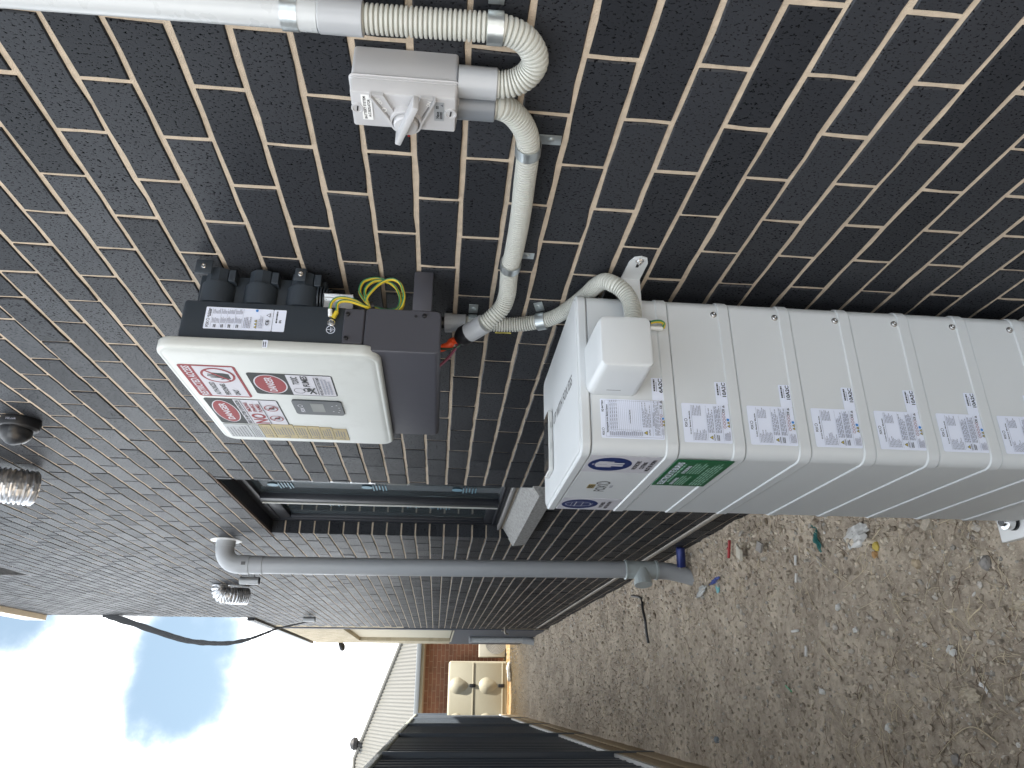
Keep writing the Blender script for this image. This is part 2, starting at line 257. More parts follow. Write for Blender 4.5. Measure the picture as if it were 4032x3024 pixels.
_tc = {}
def text2d(t, bold=0.028):
    if t not in _tc:
        c = bpy.data.curves.new('t', 'FONT'); c.body = t; c.offset = bold; c.resolution_u = 3; c.fill_mode = 'FRONT'
        o = bpy.data.objects.new('t', c); me = bpy.data.meshes.new_from_object(o)
        v = np.array([q.co[:2] for q in me.vertices]); f = [tuple(p.vertices) for p in me.polygons]
        bpy.data.objects.remove(o); bpy.data.curves.remove(c); bpy.data.meshes.remove(me)
        lo, hi = v.min(0), v.max(0); _tc[t] = ((v-lo)/(hi-lo), f, (hi-lo)[0]/(hi-lo)[1])
    return _tc[t]
class Sticker:
    """thin printed plate; u runs along the reading direction, v downwards, both in metres from its top-left corner"""
    def __init__(s, P0, U, N, W, H, V=(0, 0, -1), th=0.0007):
        s.P0, s.U, s.V, s.N, s.W, s.H, s.th = Vector(P0), Vector(U), Vector(V), Vector(N), W, H, th
        s.b = B(); s.mats = []; s.lay = th+0.00012
    def mi(s, m):
        if m not in s.mats: s.mats.append(m)
        return s.mats.index(m)
    def P(s, u, v, h): return s.P0 + s.U*u + s.V*v + s.N*h
    def up(s): s.lay += 0.00012
    def poly(s, pts, m): s.b.add([s.P(u, v, s.lay) for u, v in pts], [tuple(range(len(pts)))], s.mi(m)); s.up()
    def rect(s, u0, v0, u1, v1, m): s.poly([(u0, v0), (u1, v0), (u1, v1), (u0, v1)], m)
    def ell(s, u, v, a, b, m, n=36): s.poly([(u+a*math.cos(2*math.pi*i/n), v+b*math.sin(2*math.pi*i/n)) for i in range(n)], m)
    def ring(s, u, v, a, b, wd, m, n=36):
        q = [(u+a*math.cos(2*math.pi*i/n), v+b*math.sin(2*math.pi*i/n)) for i in range(n)]; p = [(u+(a-wd)*math.cos(2*math.pi*i/n), v+(b-wd)*math.sin(2*math.pi*i/n)) for i in range(n)]
        s.b.add([s.P(x, y, s.lay) for x, y in q+p], [(i, (i+1) % n, n+(i+1) % n, n+i) for i in range(n)], s.mi(m)); s.up()
    def line(s, u0, v0, u1, v1, wd, m):
        d = Vector((u1-u0, v1-v0)); nn = Vector((-d.y, d.x)).normalized()*wd/2
        s.poly([(u0+nn.x, v0+nn.y), (u1+nn.x, v1+nn.y), (u1-nn.x, v1-nn.y), (u0-nn.x, v0-nn.y)], m)
    def text(s, t, u, v, h, m, wd=None, center=False):      # u, v: top-left of the letters, h: their height
        q, f, asp = text2d(t); wd = wd or h*asp
        if center: u -= wd/2
        s.b.add([s.P(u+a*wd, v+(1-b)*h, s.lay) for a, b in q], f, s.mi(m)); s.up()
    def greek(s, u0, v0, u1, v1, n, m, seed=0, fill=0.5, ragged=0.35):   # lines of print too small to read
        rnd = random.Random(seed); p = (v1-v0)/n
        for i in range(n):
            x = u0; e = u1-(u1-u0)*ragged*rnd.random()
            while x < e:
                l = (u1-u0)*rnd.uniform(0.05, 0.17); s.b.add([s.P(a, b, s.lay) for a, b in ((x, v0+i*p), (min(e, x+l), v0+i*p), (min(e, x+l), v0+i*p+p*fill), (x, v0+i*p+p*fill))], [(0, 1, 2, 3)], s.mi(m)); x += l+(u1-u0)*0.025
        s.up()
    def tri(s, u, v, a, m, hole=None):
        s.poly([(u, v-a*0.9), (u+a, v+a*0.75), (u-a, v+a*0.75)], m)
        if hole: s.poly([(u, v-a*0.5), (u+a*0.62, v+a*0.52), (u-a*0.62, v+a*0.52)], hole)
    def build(s, parent, base, name='sticker', r=0.003, label=None):
        b = B(); pts = []; n = 4; r = min(r, s.W/2.1, s.H/2.1)
        for (cu, cv, st) in ((s.W-r, s.H-r, 0), (r, s.H-r, 1), (r, r, 2), (s.W-r, r, 3)):
            for i in range(n+1): a = (st+i/n)*math.pi/2; pts.append(s.P(cu+r*math.cos(a), cv+r*math.sin(a), 0))
        b.prism(pts, s.N*s.th); o = obj(name, b, base, parent, smooth=False, label=label)
        if s.b.f: obj('print', flat_mesh('print', s.b, s.mats), None, o)
        return o
def flat_mesh(name, b, mats):
    me = bpy.data.meshes.new(name); me.from_pydata(b.v, [], b.f)
    for q in mats: me.materials.append(q)
    me.polygons.foreach_set('material_index', b.m); me.update(); return me

# ------------------------------------------------------------------ ground
def gh(x, y):
    h = 0.024*mnoise.noise((x*2.1, y*2.1, 3.1)) + 0.015*mnoise.noise((x*7, y*7, 0.3))
    if -1.5 < x < 0.3 and 0.5 < y < 17:
        h += 0.007*mnoise.noise((x*22, y*22, 1.7)) + 0.005*abs(mnoise.noise((x*55, y*55, 5.7)))
    if y < 2.0: h -= 0.045*min(1, (2.0-y)/0.7)
    if y > 13.2: h += 0.13*min(1, (y-13.2)/2.4)
    h += 0.03*max(0, min(1, (x+0.35)/0.3))
    return h - 0.01
xs = [-400, -120, -40, -15, -7, -4, -2.5, -1.9] + list(np.linspace(-1.5, 0.16, 132)) + [0.6, 2, 6, 14, 40, 120, 400]
ys = [-400, -120, -40, -12, -5, -2, 0, 0.5] + list(np.linspace(0.8, 4.6, 300)) + list(4.6*(17/4.6)**(np.arange(1, 150)/149)) + [19, 24, 34, 60, 120, 400]
gv = [(x, y, gh(x, y)) for y in ys for x in xs]; nx = len(xs)
gf = [(j*nx+i, j*nx+i+1, (j+1)*nx+i+1, (j+1)*nx+i) for j in range(len(ys)-1) for i in range(nx-1)]
gm = bpy.data.materials.new('bare soil'); gm.use_nodes = True; t = gm.node_tree; bs = t.nodes['Principled BSDF']; L = t.links.new
g = t.nodes.new('ShaderNodeNewGeometry')
def gn(scale, det, rough=0.6):
    n = t.nodes.new('ShaderNodeTexNoise'); n.inputs['Scale'].default_value = scale; n.inputs['Detail'].default_value = det; n.inputs['Roughness'].default_value = rough; L(g.outputs['Position'], n.inputs['Vector']); return n.outputs['Fac']
na, nb_, ncf = gn(3, 6), gn(30, 8, 0.7), gn(160, 4)
rp = t.nodes.new('ShaderNodeValToRGB'); rp.color_ramp.elements[0].position = 0.36; rp.color_ramp.elements[0].color = (0.215, 0.178, 0.14, 1); rp.color_ramp.elements[1].position = 0.64; rp.color_ramp.elements[1].color = (0.60, 0.515, 0.41, 1)
e = rp.color_ramp.elements.new(0.5); e.color = (0.40, 0.335, 0.265, 1)
ad = t.nodes.new('ShaderNodeMath'); ad.operation = 'MULTIPLY_ADD'; L(nb_, ad.inputs[0]); ad.inputs[1].default_value = 0.55; mm = t.nodes.new('ShaderNodeMath'); mm.operation = 'MULTIPLY'; L(na, mm.inputs[0]); mm.inputs[1].default_value = 0.45; L(mm.outputs[0], ad.inputs[2]); L(ad.outputs[0], rp.inputs[0])
# clay-yellow soil towards the far house
spx = t.nodes.new('ShaderNodeSeparateXYZ'); L(g.outputs['Position'], spx.inputs[0]); yr = t.nodes.new('ShaderNodeMapRange'); yr.inputs['From Min'].default_value = 12.6; yr.inputs['From Max'].default_value = 14.6; L(spx.outputs['Y'], yr.inputs['Value'])
my = t.nodes.new('ShaderNodeMix'); my.data_type = 'RGBA'; my.inputs['B'].default_value = (0.30, 0.21, 0.11, 1); L(yr.outputs[0], my.inputs['Factor']); L(rp.outputs[0], my.inputs['A']); L(my.outputs['Result'], bs.inputs['Base Color'])
bs.inputs['Roughness'].default_value = 0.97; bs.inputs['Specular IOR Level'].default_value = 0.2
bpn = t.nodes.new('ShaderNodeBump'); bpn.inputs['Strength'].default_value = 0.9; bpn.inputs['Distance'].default_value = 0.006; hb = t.nodes.new('ShaderNodeMath'); hb.operation = 'MULTIPLY_ADD'; L(ncf, hb.inputs[0]); hb.inputs[1].default_value = 0.5; L(nb_, hb.inputs[2]); L(hb.outputs[0], bpn.inputs['Height']); L(bpn.outputs[0], bs.inputs['Normal'])
gme = bpy.data.meshes.new('ground'); gme.from_pydata(gv, [], gf); gme.materials.append(gm); gme.polygons.foreach_set('use_smooth', [True]*len(gf))
go = bpy.data.objects.new('ground', gme); COL.objects.link(go); tag(go, 'bare brown building soil strewn with clods between wall and fence', 'ground', kind='structure')

rng = random.Random(7)
ICO = None
def ico():
    global ICO
    if ICO is None:
        bm = bmesh.new(); bmesh.ops.create_icosphere(bm, subdivisions=1, radius=1); bm.verts.index_update()
        ICO = ([v.co.copy() for v in bm.verts], [[v.index for v in f.verts] for f in bm.faces]); bm.free()
    return ICO
def clods(name, n, smin, smax, power, label, cols, xlo=-1.24):
    V, F = ico(); vs = []; fs = []; cl = []
    for i in range(n):
        y = 0.85*(15.5/0.85)**(rng.random()**1.25); x = rng.uniform(xlo, -0.005)
        if x > -0.45 and 0.55 < y < 1.2 and rng.random() < .6: continue
        sz = smin*(smax/smin)**(rng.random()**power)
        if x > -0.35 and rng.random() < .35: sz *= 1.5
        if y > 5 and sz < 0.006: sz *= 2
        o = len(vs); c = Vector((x, y, gh(x, y)+sz*0.22)); rot = Matrix.Rotation(rng.uniform(0, 6.28), 3, Vector((rng.gauss(0, 1), rng.gauss(0, 1), rng.gauss(0, 1))).normalized())
        sx, sy, sz_ = sz*rng.uniform(.7, 1.3), sz*rng.uniform(.6, 1.1), sz*rng.uniform(.45, .9)
        for q in V:
            k = 1+rng.uniform(-.28, .22); p = rot @ Vector((q.x*sx*k, q.y*sy*k, q.z*sz_*k)); vs.append((c+p)[:])
        fs += [tuple(a+o for a in f) for f in F]; cc_ = rng.choice(cols); kk = rng.uniform(.75, 1.2); cl += [tuple(min(1, a*kk) for a in cc_)+(1.0,)]*len(V)
    me = bpy.data.meshes.new(name); me.from_pydata(vs, [], fs); a = me.color_attributes.new('Col', 'FLOAT_COLOR', 'POINT'); a.data.foreach_set('color', np.array(cl).ravel())
    m = bpy.data.materials.new(name); m.use_nodes = True; t = m.node_tree; b = t.nodes['Principled BSDF']; at = t.nodes.new('ShaderNodeAttribute'); at.attribute_name = 'Col'
    gg = t.nodes.new('ShaderNodeNewGeometry'); nn = t.nodes.new('ShaderNodeTexNoise'); nn.inputs['Scale'].default_value = 120; nn.inputs['Detail'].default_value = 5; t.links.new(gg.outputs['Position'], nn.inputs['Vector'])
    mr = t.nodes.new('ShaderNodeMapRange'); mr.inputs['To Min'].default_value = 0.55; mr.inputs['To Max'].default_value = 1.45; t.links.new(nn.outputs['Fac'], mr.inputs['Value'])
    vm = t.nodes.new('ShaderNodeVectorMath'); vm.operation = 'SCALE'; t.links.new(at.outputs['Color'], vm.inputs[0]); t.links.new(mr.outputs[0], vm.inputs['Scale']); t.links.new(vm.outputs[0], b.inputs['Base Color'])
    b.inputs['Roughness'].default_value = 0.95; b.inputs['Specular IOR Level'].default_value = 0.25
    bp = t.nodes.new('ShaderNodeBump'); bp.inputs['Distance'].default_value = 0.003; bp.inputs['Strength'].default_value = 0.8; t.links.new(nn.outputs['Fac'], bp.inputs['Height']); t.links.new(bp.outputs[0], b.inputs['Normal'])
    me.materials.append(m); o = bpy.data.objects.new(name, me); COL.objects.link(o); tag(o, label, 'soil' if 'soil' in label else 'gravel', kind='stuff')
BR, DB, GR, TN, WH = (0.53, 0.455, 0.365), (0.385, 0.325, 0.26), (0.50, 0.46, 0.41), (0.58, 0.51, 0.415), (0.72, 0.69, 0.65)
clods('soil_clods', 34000, 0.0016, 0.015, 2.8, 'loose brown soil crumbs and clods covering the ground', [BR, BR, BR, DB, DB, TN, GR])
clods('gravel', 2300, 0.0022, 0.013, 2.6, 'scattered grey and pale gravel chips on the soil', [GR, GR, TN, TN, TN, (0.42, 0.39, 0.35), (0.42, 0.39, 0.35), WH])
clods('soil_lumps', 900, 0.006, 0.019, 1.6, 'larger lumps of dug soil heaped along the foot of the wall', [BR, DB, DB, DB, TN, GR], -.36)
def straws():
    b = B()
    for i in range(3600):
        y = 0.85*(9/0.85)**(rng.random()**1.1); x = rng.uniform(-1.24, -0.03)
        if mnoise.noise((x*1.6, y*1.6, 9.3)) < rng.uniform(-.5, .35): continue
        l = rng.uniform(0.015, 0.12)*(1.6 if rng.random() < .12 else 1); a = rng.uniform(0, 6.28); bend = rng.gauss(0, 0.7); P = []; px, py = x, y; n = 5; h0 = rng.uniform(0.001, 0.01)
        for j in range(n):
            P.append((px, py, gh(px, py)+h0+0.010*math.sin(j/(n-1)*3.1)*rng.uniform(0, 1.2))); a += bend*0.3; px += l/n*math.cos(a); py += l/n*math.sin(a)
        rr = rng.uniform(0.0005, 0.0014); b.tube(P, [rr*.6, rr, rr, rr, rr*.4], 4, rng.choice((0, 0, 1)))
    o = obj('dry_straw', b, [straw_m, mat('dark twig', (0.16, 0.11, 0.075), 0.85, var=.4)], None, smooth=False); tag(o, 'dry straw stalks and roots scattered over the soil', 'straw', kind='stuff')
straws()

# ------------------------------------------------------------------ the house: dark brick wall, window, sill, eave, far cream section
house = thing('house', (0, 4, 0), 'dark brick house wall with sand mortar running along the yard', 'house')
Z0, CH, BW = 2.13, 0.086, 0.24
WY0, WY1, WZ0, WZ1 = 2.435, 3.605, Z0-10*CH, Z0+6*CH          # window opening
LY0, LY1, LZ0, LZ1 = 5.05, 5.62, Z0+33*CH, Z0+36*CH          # louvre opening
Y_START, Y_TOP, Y_LOW, Z_LOW, Z_TOP = -3.0, 9.1, 10.45, Z0+22*CH, Z0+51*CH
def openings(z):
    o = []
    if WZ0-CH-0.01 < z < WZ1: o.append((WY0, WY1))
    if LZ0 < z < LZ1: o.append((LY0, LY1))
    return o
# mortar core
mc = B()
def core(y0, y1, z0, z1): mc.box(0.0036, 0.118, y0, y1, z0, z1)
core(Y_START, WY0-.003, -0.3, Z_LOW); core(WY1+.003, Y_LOW, -0.3, Z_LOW); core(WY0-.003, WY1+.003, -0.3, WZ0-CH); core(WY0-.003, WY1+.003, WZ1, Z_LOW)
core(Y_START, LY0, Z_LOW, Z_TOP); core(LY1, Y_TOP, Z_LOW, Z_TOP); core(LY0, LY1, Z_LOW, LZ0); core(LY0, LY1, LZ1, Z_TOP)
wall = obj('wall', mc, mortar_m, house, smooth=False)
_bm = {}
def brick_shape(w_, near, seed):
    rnd = random.Random(seed); h, d = 0.0765, 0.112; j = 0.0008 if near else 0.0005
    nw, nh = (4, 2) if near else (1, 1); pts = []
    for i in range(nw): pts.append((-w_/2+w_*i/nw, -h/2))
    for i in range(nh): pts.append((w_/2, -h/2+h*i/nh))
    for i in range(nw): pts.append((w_/2-w_*i/nw, h/2))
    for i in range(nh): pts.append((-w_/2, h/2-h*i/nh))
    n = len(pts); out = [(a+rnd.gauss(0, j), b+rnd.gauss(0, j)) for a, b in pts]; ins = 0.0022
    tl, tp = rnd.gauss(0, .002), rnd.gauss(0, .004)
    def face(a, b): return tl*a+tp*b
    inn = [(a-math.copysign(min(abs(a), ins), a) if abs(abs(a)-w_/2) < .006 else a, b-math.copysign(ins, b) if abs(abs(b)-h/2) < .006 else b) for a, b in out]
    v = [(face(a, b), a, b) for a, b in inn] + [(0.0022+face(a, b), a, b) for a, b in out] + [(d, a, b) for a, b in out]
    f = [tuple(range(n))] + [(i, n+i, n+(i+1) % n, (i+1) % n) for i in range(n)] + [(n+i, 2*n+i, 2*n+(i+1) % n, n+(i+1) % n) for i in range(n)]
    return v, f
bricks = []; brnd = random.Random(3)
for k in range(-25, 52):
    ztop = Z0+k*CH; zc = ztop-CH/2; off = 0.0 if k % 2 == 0 else BW/2; yend = Y_LOW if k <= 22 else Y_TOP
    segs = [(Y_START, yend)]
    for a, b in openings(zc): segs = [q for s0, s1 in segs for q in ((s0, min(s1, a)), (max(s0, b), s1)) if q[1]-q[0] > 0.02]
    n0 = int(math.floor((Y_START-off)/BW))-1
    for n in range(n0, n0+62):
        a, b = off+n*BW+0.005, off+(n+1)*BW-0.005
        for s0, s1 in segs:
            c0, c1 = max(a, s0), min(b, s1)
            if c1-c0 > 0.025: bricks.append(((c0+c1)/2, zc, c1-c0))
F_PX = 2815.5
def px(P):
    d = Vector(P)-CAM_C; z = d.dot(fw); return (-d.dot(up)/z*F_PX+2016, 1512-d.dot(rt)/z*F_PX) if z > 0.05 else None
OCC = [((-.42, .6, 0), (-.04, 1.12, 1.35)), ((-.23, .62, 1.64), (-.1, 1.17, 2.22))]
def hidden(P):
    d = Vector(P)-CAM_C
    for lo, hi in OCC:
        t0, t1 = 0, 0.999
        for i in range(3):
            if abs(d[i]) < 1e-9: continue
            a, b = (lo[i]-CAM_C[i])/d[i], (hi[i]-CAM_C[i])/d[i]; t0, t1 = max(t0, min(a, b)), min(t1, max(a, b))
        if t0 < t1: return True
    return False
rank = []
for i, (y, z, wd) in enumerate(bricks):
    q = [px((0, y+sy*wd/2, z+sz*.038)) for sy, sz in ((-1, -1), (1, -1), (1, 1), (-1, 1))]
    if any(p is None for p in q): continue
    ar = abs(sum(q[j][0]*q[(j+1) % 4][1]-q[(j+1) % 4][0]*q[j][1] for j in range(4)))/2
    inside = sum(0 < p[0] < 4032 and 0 < p[1] < 3024 for p in q)
    if inside == 0 or hidden((0, y, z)): continue
    rank.append((ar*inside/4, i))
rank.sort(reverse=True); single = set(i for _, i in rank[:300])
far_b, cream_b = B(), B(); shapes = {}
for i, (y, z, wd) in enumerate(bricks):
    near = i in single
    if near:
        key = (round(wd, 3), brnd.randrange(9))
        if key not in shapes:
            v, f = brick_shape(wd, True, hash(key) & 0xffff); b = B(); b.add(v, f); shapes[key] = b.mesh('brick', brick_m, smooth=False)
        o = bpy.data.objects.new('brick', shapes[key]); COL.objects.link(o); o.parent = wall; o.location = (brnd.gauss(0, .0007), y, z+brnd.gauss(0, .0005))
    else:
        v, f = brick_shape(wd, y < 4 and z < 5, i); dx = brnd.gauss(0, .0007)
        (cream_b if (y > 10.22 and 2.1 < z < 4.0) else far_b).add([(a+dx, b+y, c+z) for a, b, c in v], f)
o = obj('bricks', far_b, brick_m, house, smooth=False); o['kind'] = 'stuff'
if cream_b.f: obj('cream_quoin', cream_b, cream_brick, house, smooth=False)
# bulk of the house behind the brick skin, and the lower cream-rendered far section
obj('house_body', B().box(0.45, 9, -6, Y_TOP, -0.3, Z_TOP).box(0.12, 9, -6, WY0-.3, -.3, Z_TOP).box(0.12, 0.449, WY1+.3, Y_TOP, -.3, Z_TOP).box(.12, .449, WY0-.3, WY1+.3, WZ1+.25, Z_TOP).box(.12, .449, WY0-.3, WY1+.3, -.3, WZ0-.25), dark_in, house, smooth=False)
wing = B().box(0.12, 6, Y_TOP, 13.85, -0.3, 3.96)
obj('wing_body', wing, dark_in, house, smooth=False)
fs = B().box(-0.012, 0.12, 10.46, 13.9, -0.3, 1.40, mi=0).box(-0.012, 0.12, 10.46, 10.62, 1.40, 3.9, mi=0).box(-0.010, 0.12, 10.62, 13.9, 3.03, 3.9, mi=1).box(-0.010, 0.12, 13.2, 13.9, 1.40, 3.03, mi=1)
fs.box(0.05, 0.121, 10.62, 13.2, 1.40, 3.03, mi=2).box(-0.02, 0.05, 10.62, 13.2, 1.375, 1.40, mi=2)
obj('rendered_wall', fs, [dark_r, cream_brick, cream_r], house, smooth=False)
obj('roof_edge', B().box(-0.03, 6, 9.12, 13.95, 3.965, 4.05).box(-0.035, 0.02, 9.105, 10.46, 3.99, 4.06), frame_m, house, smooth=False)
obj('eave', B().box(-0.062, 6.5, -6, 9.12, 6.50, 6.75, 0.005), mat('cream soffit', (.85, .82, .74), .7), house, smooth=False)
obj('cement_band', B().box(-0.007, 0.02, Y_START, Y_LOW, 0.168, 0.197, 0.004), band_m, house)
# window
win = B()
FX0, FX1 = 0.075, 0.112
wz0 = WZ0+0.02; FW = 0.05
win.box(FX0, FX1, WY0+.002, WY0+FW, wz0, WZ1-.01, .003).box(FX0, FX1, WY1-FW, WY1-.002, wz0, WZ1-.01, .003).box(FX0, FX1, WY0+FW, WY1-FW, WZ1-.01-FW, WZ1-.01, .003).box(FX0, FX1, WY0+FW, WY1-FW, wz0, wz0+.035, .003)
win.box(FX0-.012, FX0, WY0+FW, WY1-FW, wz0+.01, wz0+.018).box(FX0-.012, FX0, WY0+FW, WY1-FW, wz0+.026, wz0+.032)
window = obj('window', win, frame_m, house)
obj('frame_sill', B().box(FX0-.03, FX0+.03, WY0+.004, WY1-.004, wz0-.018, wz0-.001, .003), mat('frame aluminium sill', (0.30, 0.29, 0.28), 0.5, 0.2), window)
MY = (WY0+WY1)/2+.06
obj('sash_stile', B().box(FX0-.012, FX1-.012, MY-.06, MY+.02, wz0+.036, WZ1-.061, .003), frame_m, window)
obj('stile_edge', B().box(FX0-.020, FX0-.0125, MY+.012, MY+.020, wz0+.036, WZ1-.061, .001), mat('pale sash edge', (0.6, 0.6, 0.56), 0.35), window)
obj('sash_rail', B().box(FX0+.004, FX1-.008, MY+.021, WY1-FW-.001, WZ1-.13, WZ1-.0615, .003).box(FX0+.004, FX1-.008, MY+.021, WY1-FW-.001, wz0+.036, wz0+.085, .003).box(FX0+.004, FX1-.008, WY1-FW-.05, WY1-FW-.001, wz0+.086, WZ1-.131, .003), frame_m, window)
for a, b, x in ((WY0+FW, MY-.06, FX0+.02), (MY+.021, WY1-FW-.05, FX0+.024)):
    p = obj('pane', B().box(x, x+.005, a, b, wz0+.086 if a > MY else wz0+.036, WZ1-.131 if a > MY else WZ1-.061), glass_m, window, smooth=False)
stm = mat('glass maker print', (0.16, 0.30, 0.38), 0.4)
for (yy, zz) in ((2.86, 2.40), (2.86, 1.93), (2.86, 1.47), (3.22, 2.2), (3.22, 1.77), (3.24, 1.6)):
    s_ = B()
    for q in range(5): s_.box(FX0+.0150, FX0+.0158, yy-.05, yy+.05-.012*(q % 3), zz+.05-q*.016, zz+.056-q*.016)
    s_.lathe([(0, .028), (.0008, .028)], (FX0+.0148, yy-.01, zz+.085), (1, 0, 0), 9); obj('glass_print', s_, stm, window, smooth=False)
obj('curtain', B().box(.30, .305, WY0-.1, WY1+.1, WZ0-.1, WZ1+.1), mat('dim curtain', (0.045, 0.055, 0.065), .9, var=.3, vscale=4), window, smooth=False)
# sloping sill, mortar fillet and lintel
sl_ = B().prism([(-0.045, 2.405, 1.188), (0.074, 2.405, 1.262), (0.074, 2.405, 1.150), (-0.033, 2.405, 1.112)], (0, 1.225, 0))
obj('window_sill', sl_, sill_m, house, smooth=False)
obj('sill_fillet', B().prism([(0.055, WY0+.003, 1.256), (0.078, WY0+.003, 1.256), (0.078, WY0+.003, 1.286), (0.066, WY0+.003, 1.286)], (0, WY1-WY0-.006, 0)), mat('pale sill grout', (0.52, 0.45, 0.36), .95, var=.2, bump=.6), house, smooth=False)
obj('lintel', B().box(-0.002, 0.008, WY0-.1, WY1+.1, WZ1-.010, WZ1-.002), rust_m, house, smooth=False)
obj('window_head', B().box(0.0085, 0.1, WY0-.1, WY1+.1, WZ1-.012, WZ1-.003), frame_m, house, smooth=False)
obj('sill_mortar', B().box(-.012, .002, 2.412, 2.52, 1.115, 1.185, .006), mortar_m, house)
# louvre
lv = obj('louvre_vent', B().box(.0, .03, LY0, LY1, LZ0, LZ0+.012).box(.0, .03, LY0, LY1, LZ1-.012, LZ1).box(.0, .03, LY0, LY0+.012, LZ0+.012, LZ1-.012).box(0, .03, LY1-.012, LY1, LZ0+.012, LZ1-.012), mat('louvre frame', (.14, .14, .145), .5), house, smooth=False)
for i in range(9): obj('slat', B().prism([(.004, LY0+.012, LZ0+.02+i*.025), (.028, LY0+.012, LZ0+.032+i*.025), (.028, LY0+.012, LZ0+.034+i*.025), (.004, LY0+.012, LZ0+.022+i*.025)], (0, LY1-LY0-.024, 0)), mat('louvre slat', (.20, .20, .20), .5), lv, smooth=False)

# ------------------------------------------------------------------ battery stack
BX0, BX1, BY0, BY1 = -0.42, -0.04, 0.60, 1.12
bat = thing('battery_stack', (-0.23, 0.86, 0.0), 'tall white stack of battery modules standing beside the brick wall', 'battery')
def unit(zt, zb, name, lip=0.028):
    return obj(name, B().rstack('z', BX0, BX1, BY0, BY1, 0.030, [(zb+.0005, .006), (zb+.0016, .0012), (zb+.003, 0.0), (zb+lip-.0025, 0.0), (zb+lip, .0028), (zt-.003, .0028), (zt-.0012, .0042), (zt-.0004, .009)], 8), bat_m, bat, ang=25)
ctl = unit(1.325, 1.140, 'control_unit')
lid = obj('lid', B().rstack('z', BX0, BX1, BY0, BY1, 0.030, [(1.3254, .006), (1.327, .0012), (1.329, 0.0), (1.3435, 0.0), (1.3455, .0015), (1.3462, .005), (1.3452, .0065), (1.3462, .009), (1.3488, .0095), (1.3500, .0125)], 8), bat_m, bat, ang=25)
s = Sticker((-0.247, .932, 1.3501), (0, -1, 0), (0, 0, 1), .27, .026, V=(-1, 0, 0), th=0.0002)
s.P0 = Vector((-0.214, .935, 1.3499)); s.text('UP WITH FOX ESS', 0, 0.0, .026, mid_ink, .268)
obj('lettering', flat_mesh('lettering', s.b, s.mats), None, lid)
def code_label(parent, x0, zt, txt):
    s = Sticker((x0, BY0+.0016, zt), (1, 0, 0), (0, -1, 0), .052, .0255); s.greek(.021, .004, .049, .009, 1, ink, 3, .7, .1); s.greek(.0205, .0095, .046, .0125, 1, grey_ink, 5, .6, .2)
    s.text(txt, .0175, .0150, .0085, ink, .033); return s.build(parent, lab_m, 'serial_label', .002)
def spec_label(parent, x0, zt, sd):
    W, H = .088, .103; s = Sticker((x0, BY0+.0016, zt), (1, 0, 0), (0, -1, 0), W, H)
    s.text('FOX', .034, .004, .0055, ink, .011); s.ring(.0495, .0065, .0034, .0034, .0009, ink); s.text('Li-ion Battery Module', .018, .0135, .0040, ink, .052); s.rect(.004, .0195, .084, .0201, grey_ink)
    s.greek(.005, .022, .034, .050, 9, grey_ink, sd, .5, .5)
    s.greek(.060, .022, .084, .042, 6, grey_ink, sd+1, .5, .3); s.rect(.004, .0515, .084, .0519, grey_ink)
    s.tri(.0115, .0585, .0045, ink, yel_ink); s.text('CAUTION', .0045, .0638, .0026, ink, .014); s.greek(.022, .053, .083, .067, 4, grey_ink, sd+2, .5, .3); s.rect(.004, .0685, .084, .0689, grey_ink)
    s.greek(.005, .0705, .018, .077, 2, ink, sd+3, .55, .2); s.greek(.022, .0700, .084, .083, 4, grey_ink, sd+4, .5, .15); s.rect(.004, .0845, .084, .0849, grey_ink)
    for i in range(5): s.ring(.036+i*.0075, .0895, .0031, .0031, .0008, red_ink if i != 0 else red_ink)
    s.ell(.052, .0975, .0030, .0030, blue_ink); s.tri(.0375, .0975, .0036, ink, yel_ink); s.tri(.0448, .0975, .0036, ink, yel_ink)
    s.text('CE', .068, .087, .005, ink, .008); s.tri(.0815, .0905, .0032, ink, grey_ink); s.greek(.005, .087, .026, .100, 5, grey_ink, sd+6, .5, .3)
    return s.build(parent, lab_m, 'rating_label', .003)
# control unit labels
W, H = .087, .134
s = Sticker((-.386, BY0+.0016, 1.3045), (1, 0, 0), (0, -1, 0), W, H); s.text('FOX', .006, .0025, .0050, ink, .010); s.ring(.0195, .0045, .0028, .0028, .0007, ink); s.text('EQ BATTERY', .058, .0025, .0050, ink, .026)
for a, b, c, d in ((.003, .010, .084, .0105), (.003, .131, .084, .1315), (.003, .0105, .0035, .131), (.0835, .0105, .084, .131)): s.rect(a, b, c, d, grey_ink)
s.text('Rechargeable Li-ion Battery System', .012, .0115, .0048, ink, .062)
for i in range(17): zz = .0175+i*.0041; s.rect(.003, zz, .084, zz+.0004, grey_ink); s.greek(.0055, zz+.0011, .0155, zz+.0037, 1, grey_ink, i+60, .7, .3)
s.rect(.017, .0175, .0174, .083, grey_ink)
for i in range(1, 8): s.rect(.017+i*.0083, .0175, .0173+i*.0083, .034, grey_ink)
for j in range(4):
    for i in range(8): s.greek(.0185+i*.0083, .0187+j*.0041, .0242+i*.0083, .0212+j*.0041, 1, grey_ink, i*5+j, .7, .2)
s.text('Li-ion Battery Module', .030, .0585, .0036, ink, .030); s.tri(.010, .0915, .0048, ink, yel_ink); s.text('CAUTION', .0045, .0985, .003, ink, .013); s.greek(.022, .086, .078, .105, 6, grey_ink, 31, .5, .45); s.rect(.003, .1065, .084, .1069, grey_ink)
s.text('Emergency Situations', .026, .108, .0030, ink, .030); s.greek(.005, .1115, .083, .1225, 4, grey_ink, 32, .5, .15); s.rect(.003, .1232, .084, .1236, grey_ink)
for i in range(4): s.ring(.028+i*.007, .1262, .0028, .0028, .0007, red_ink)
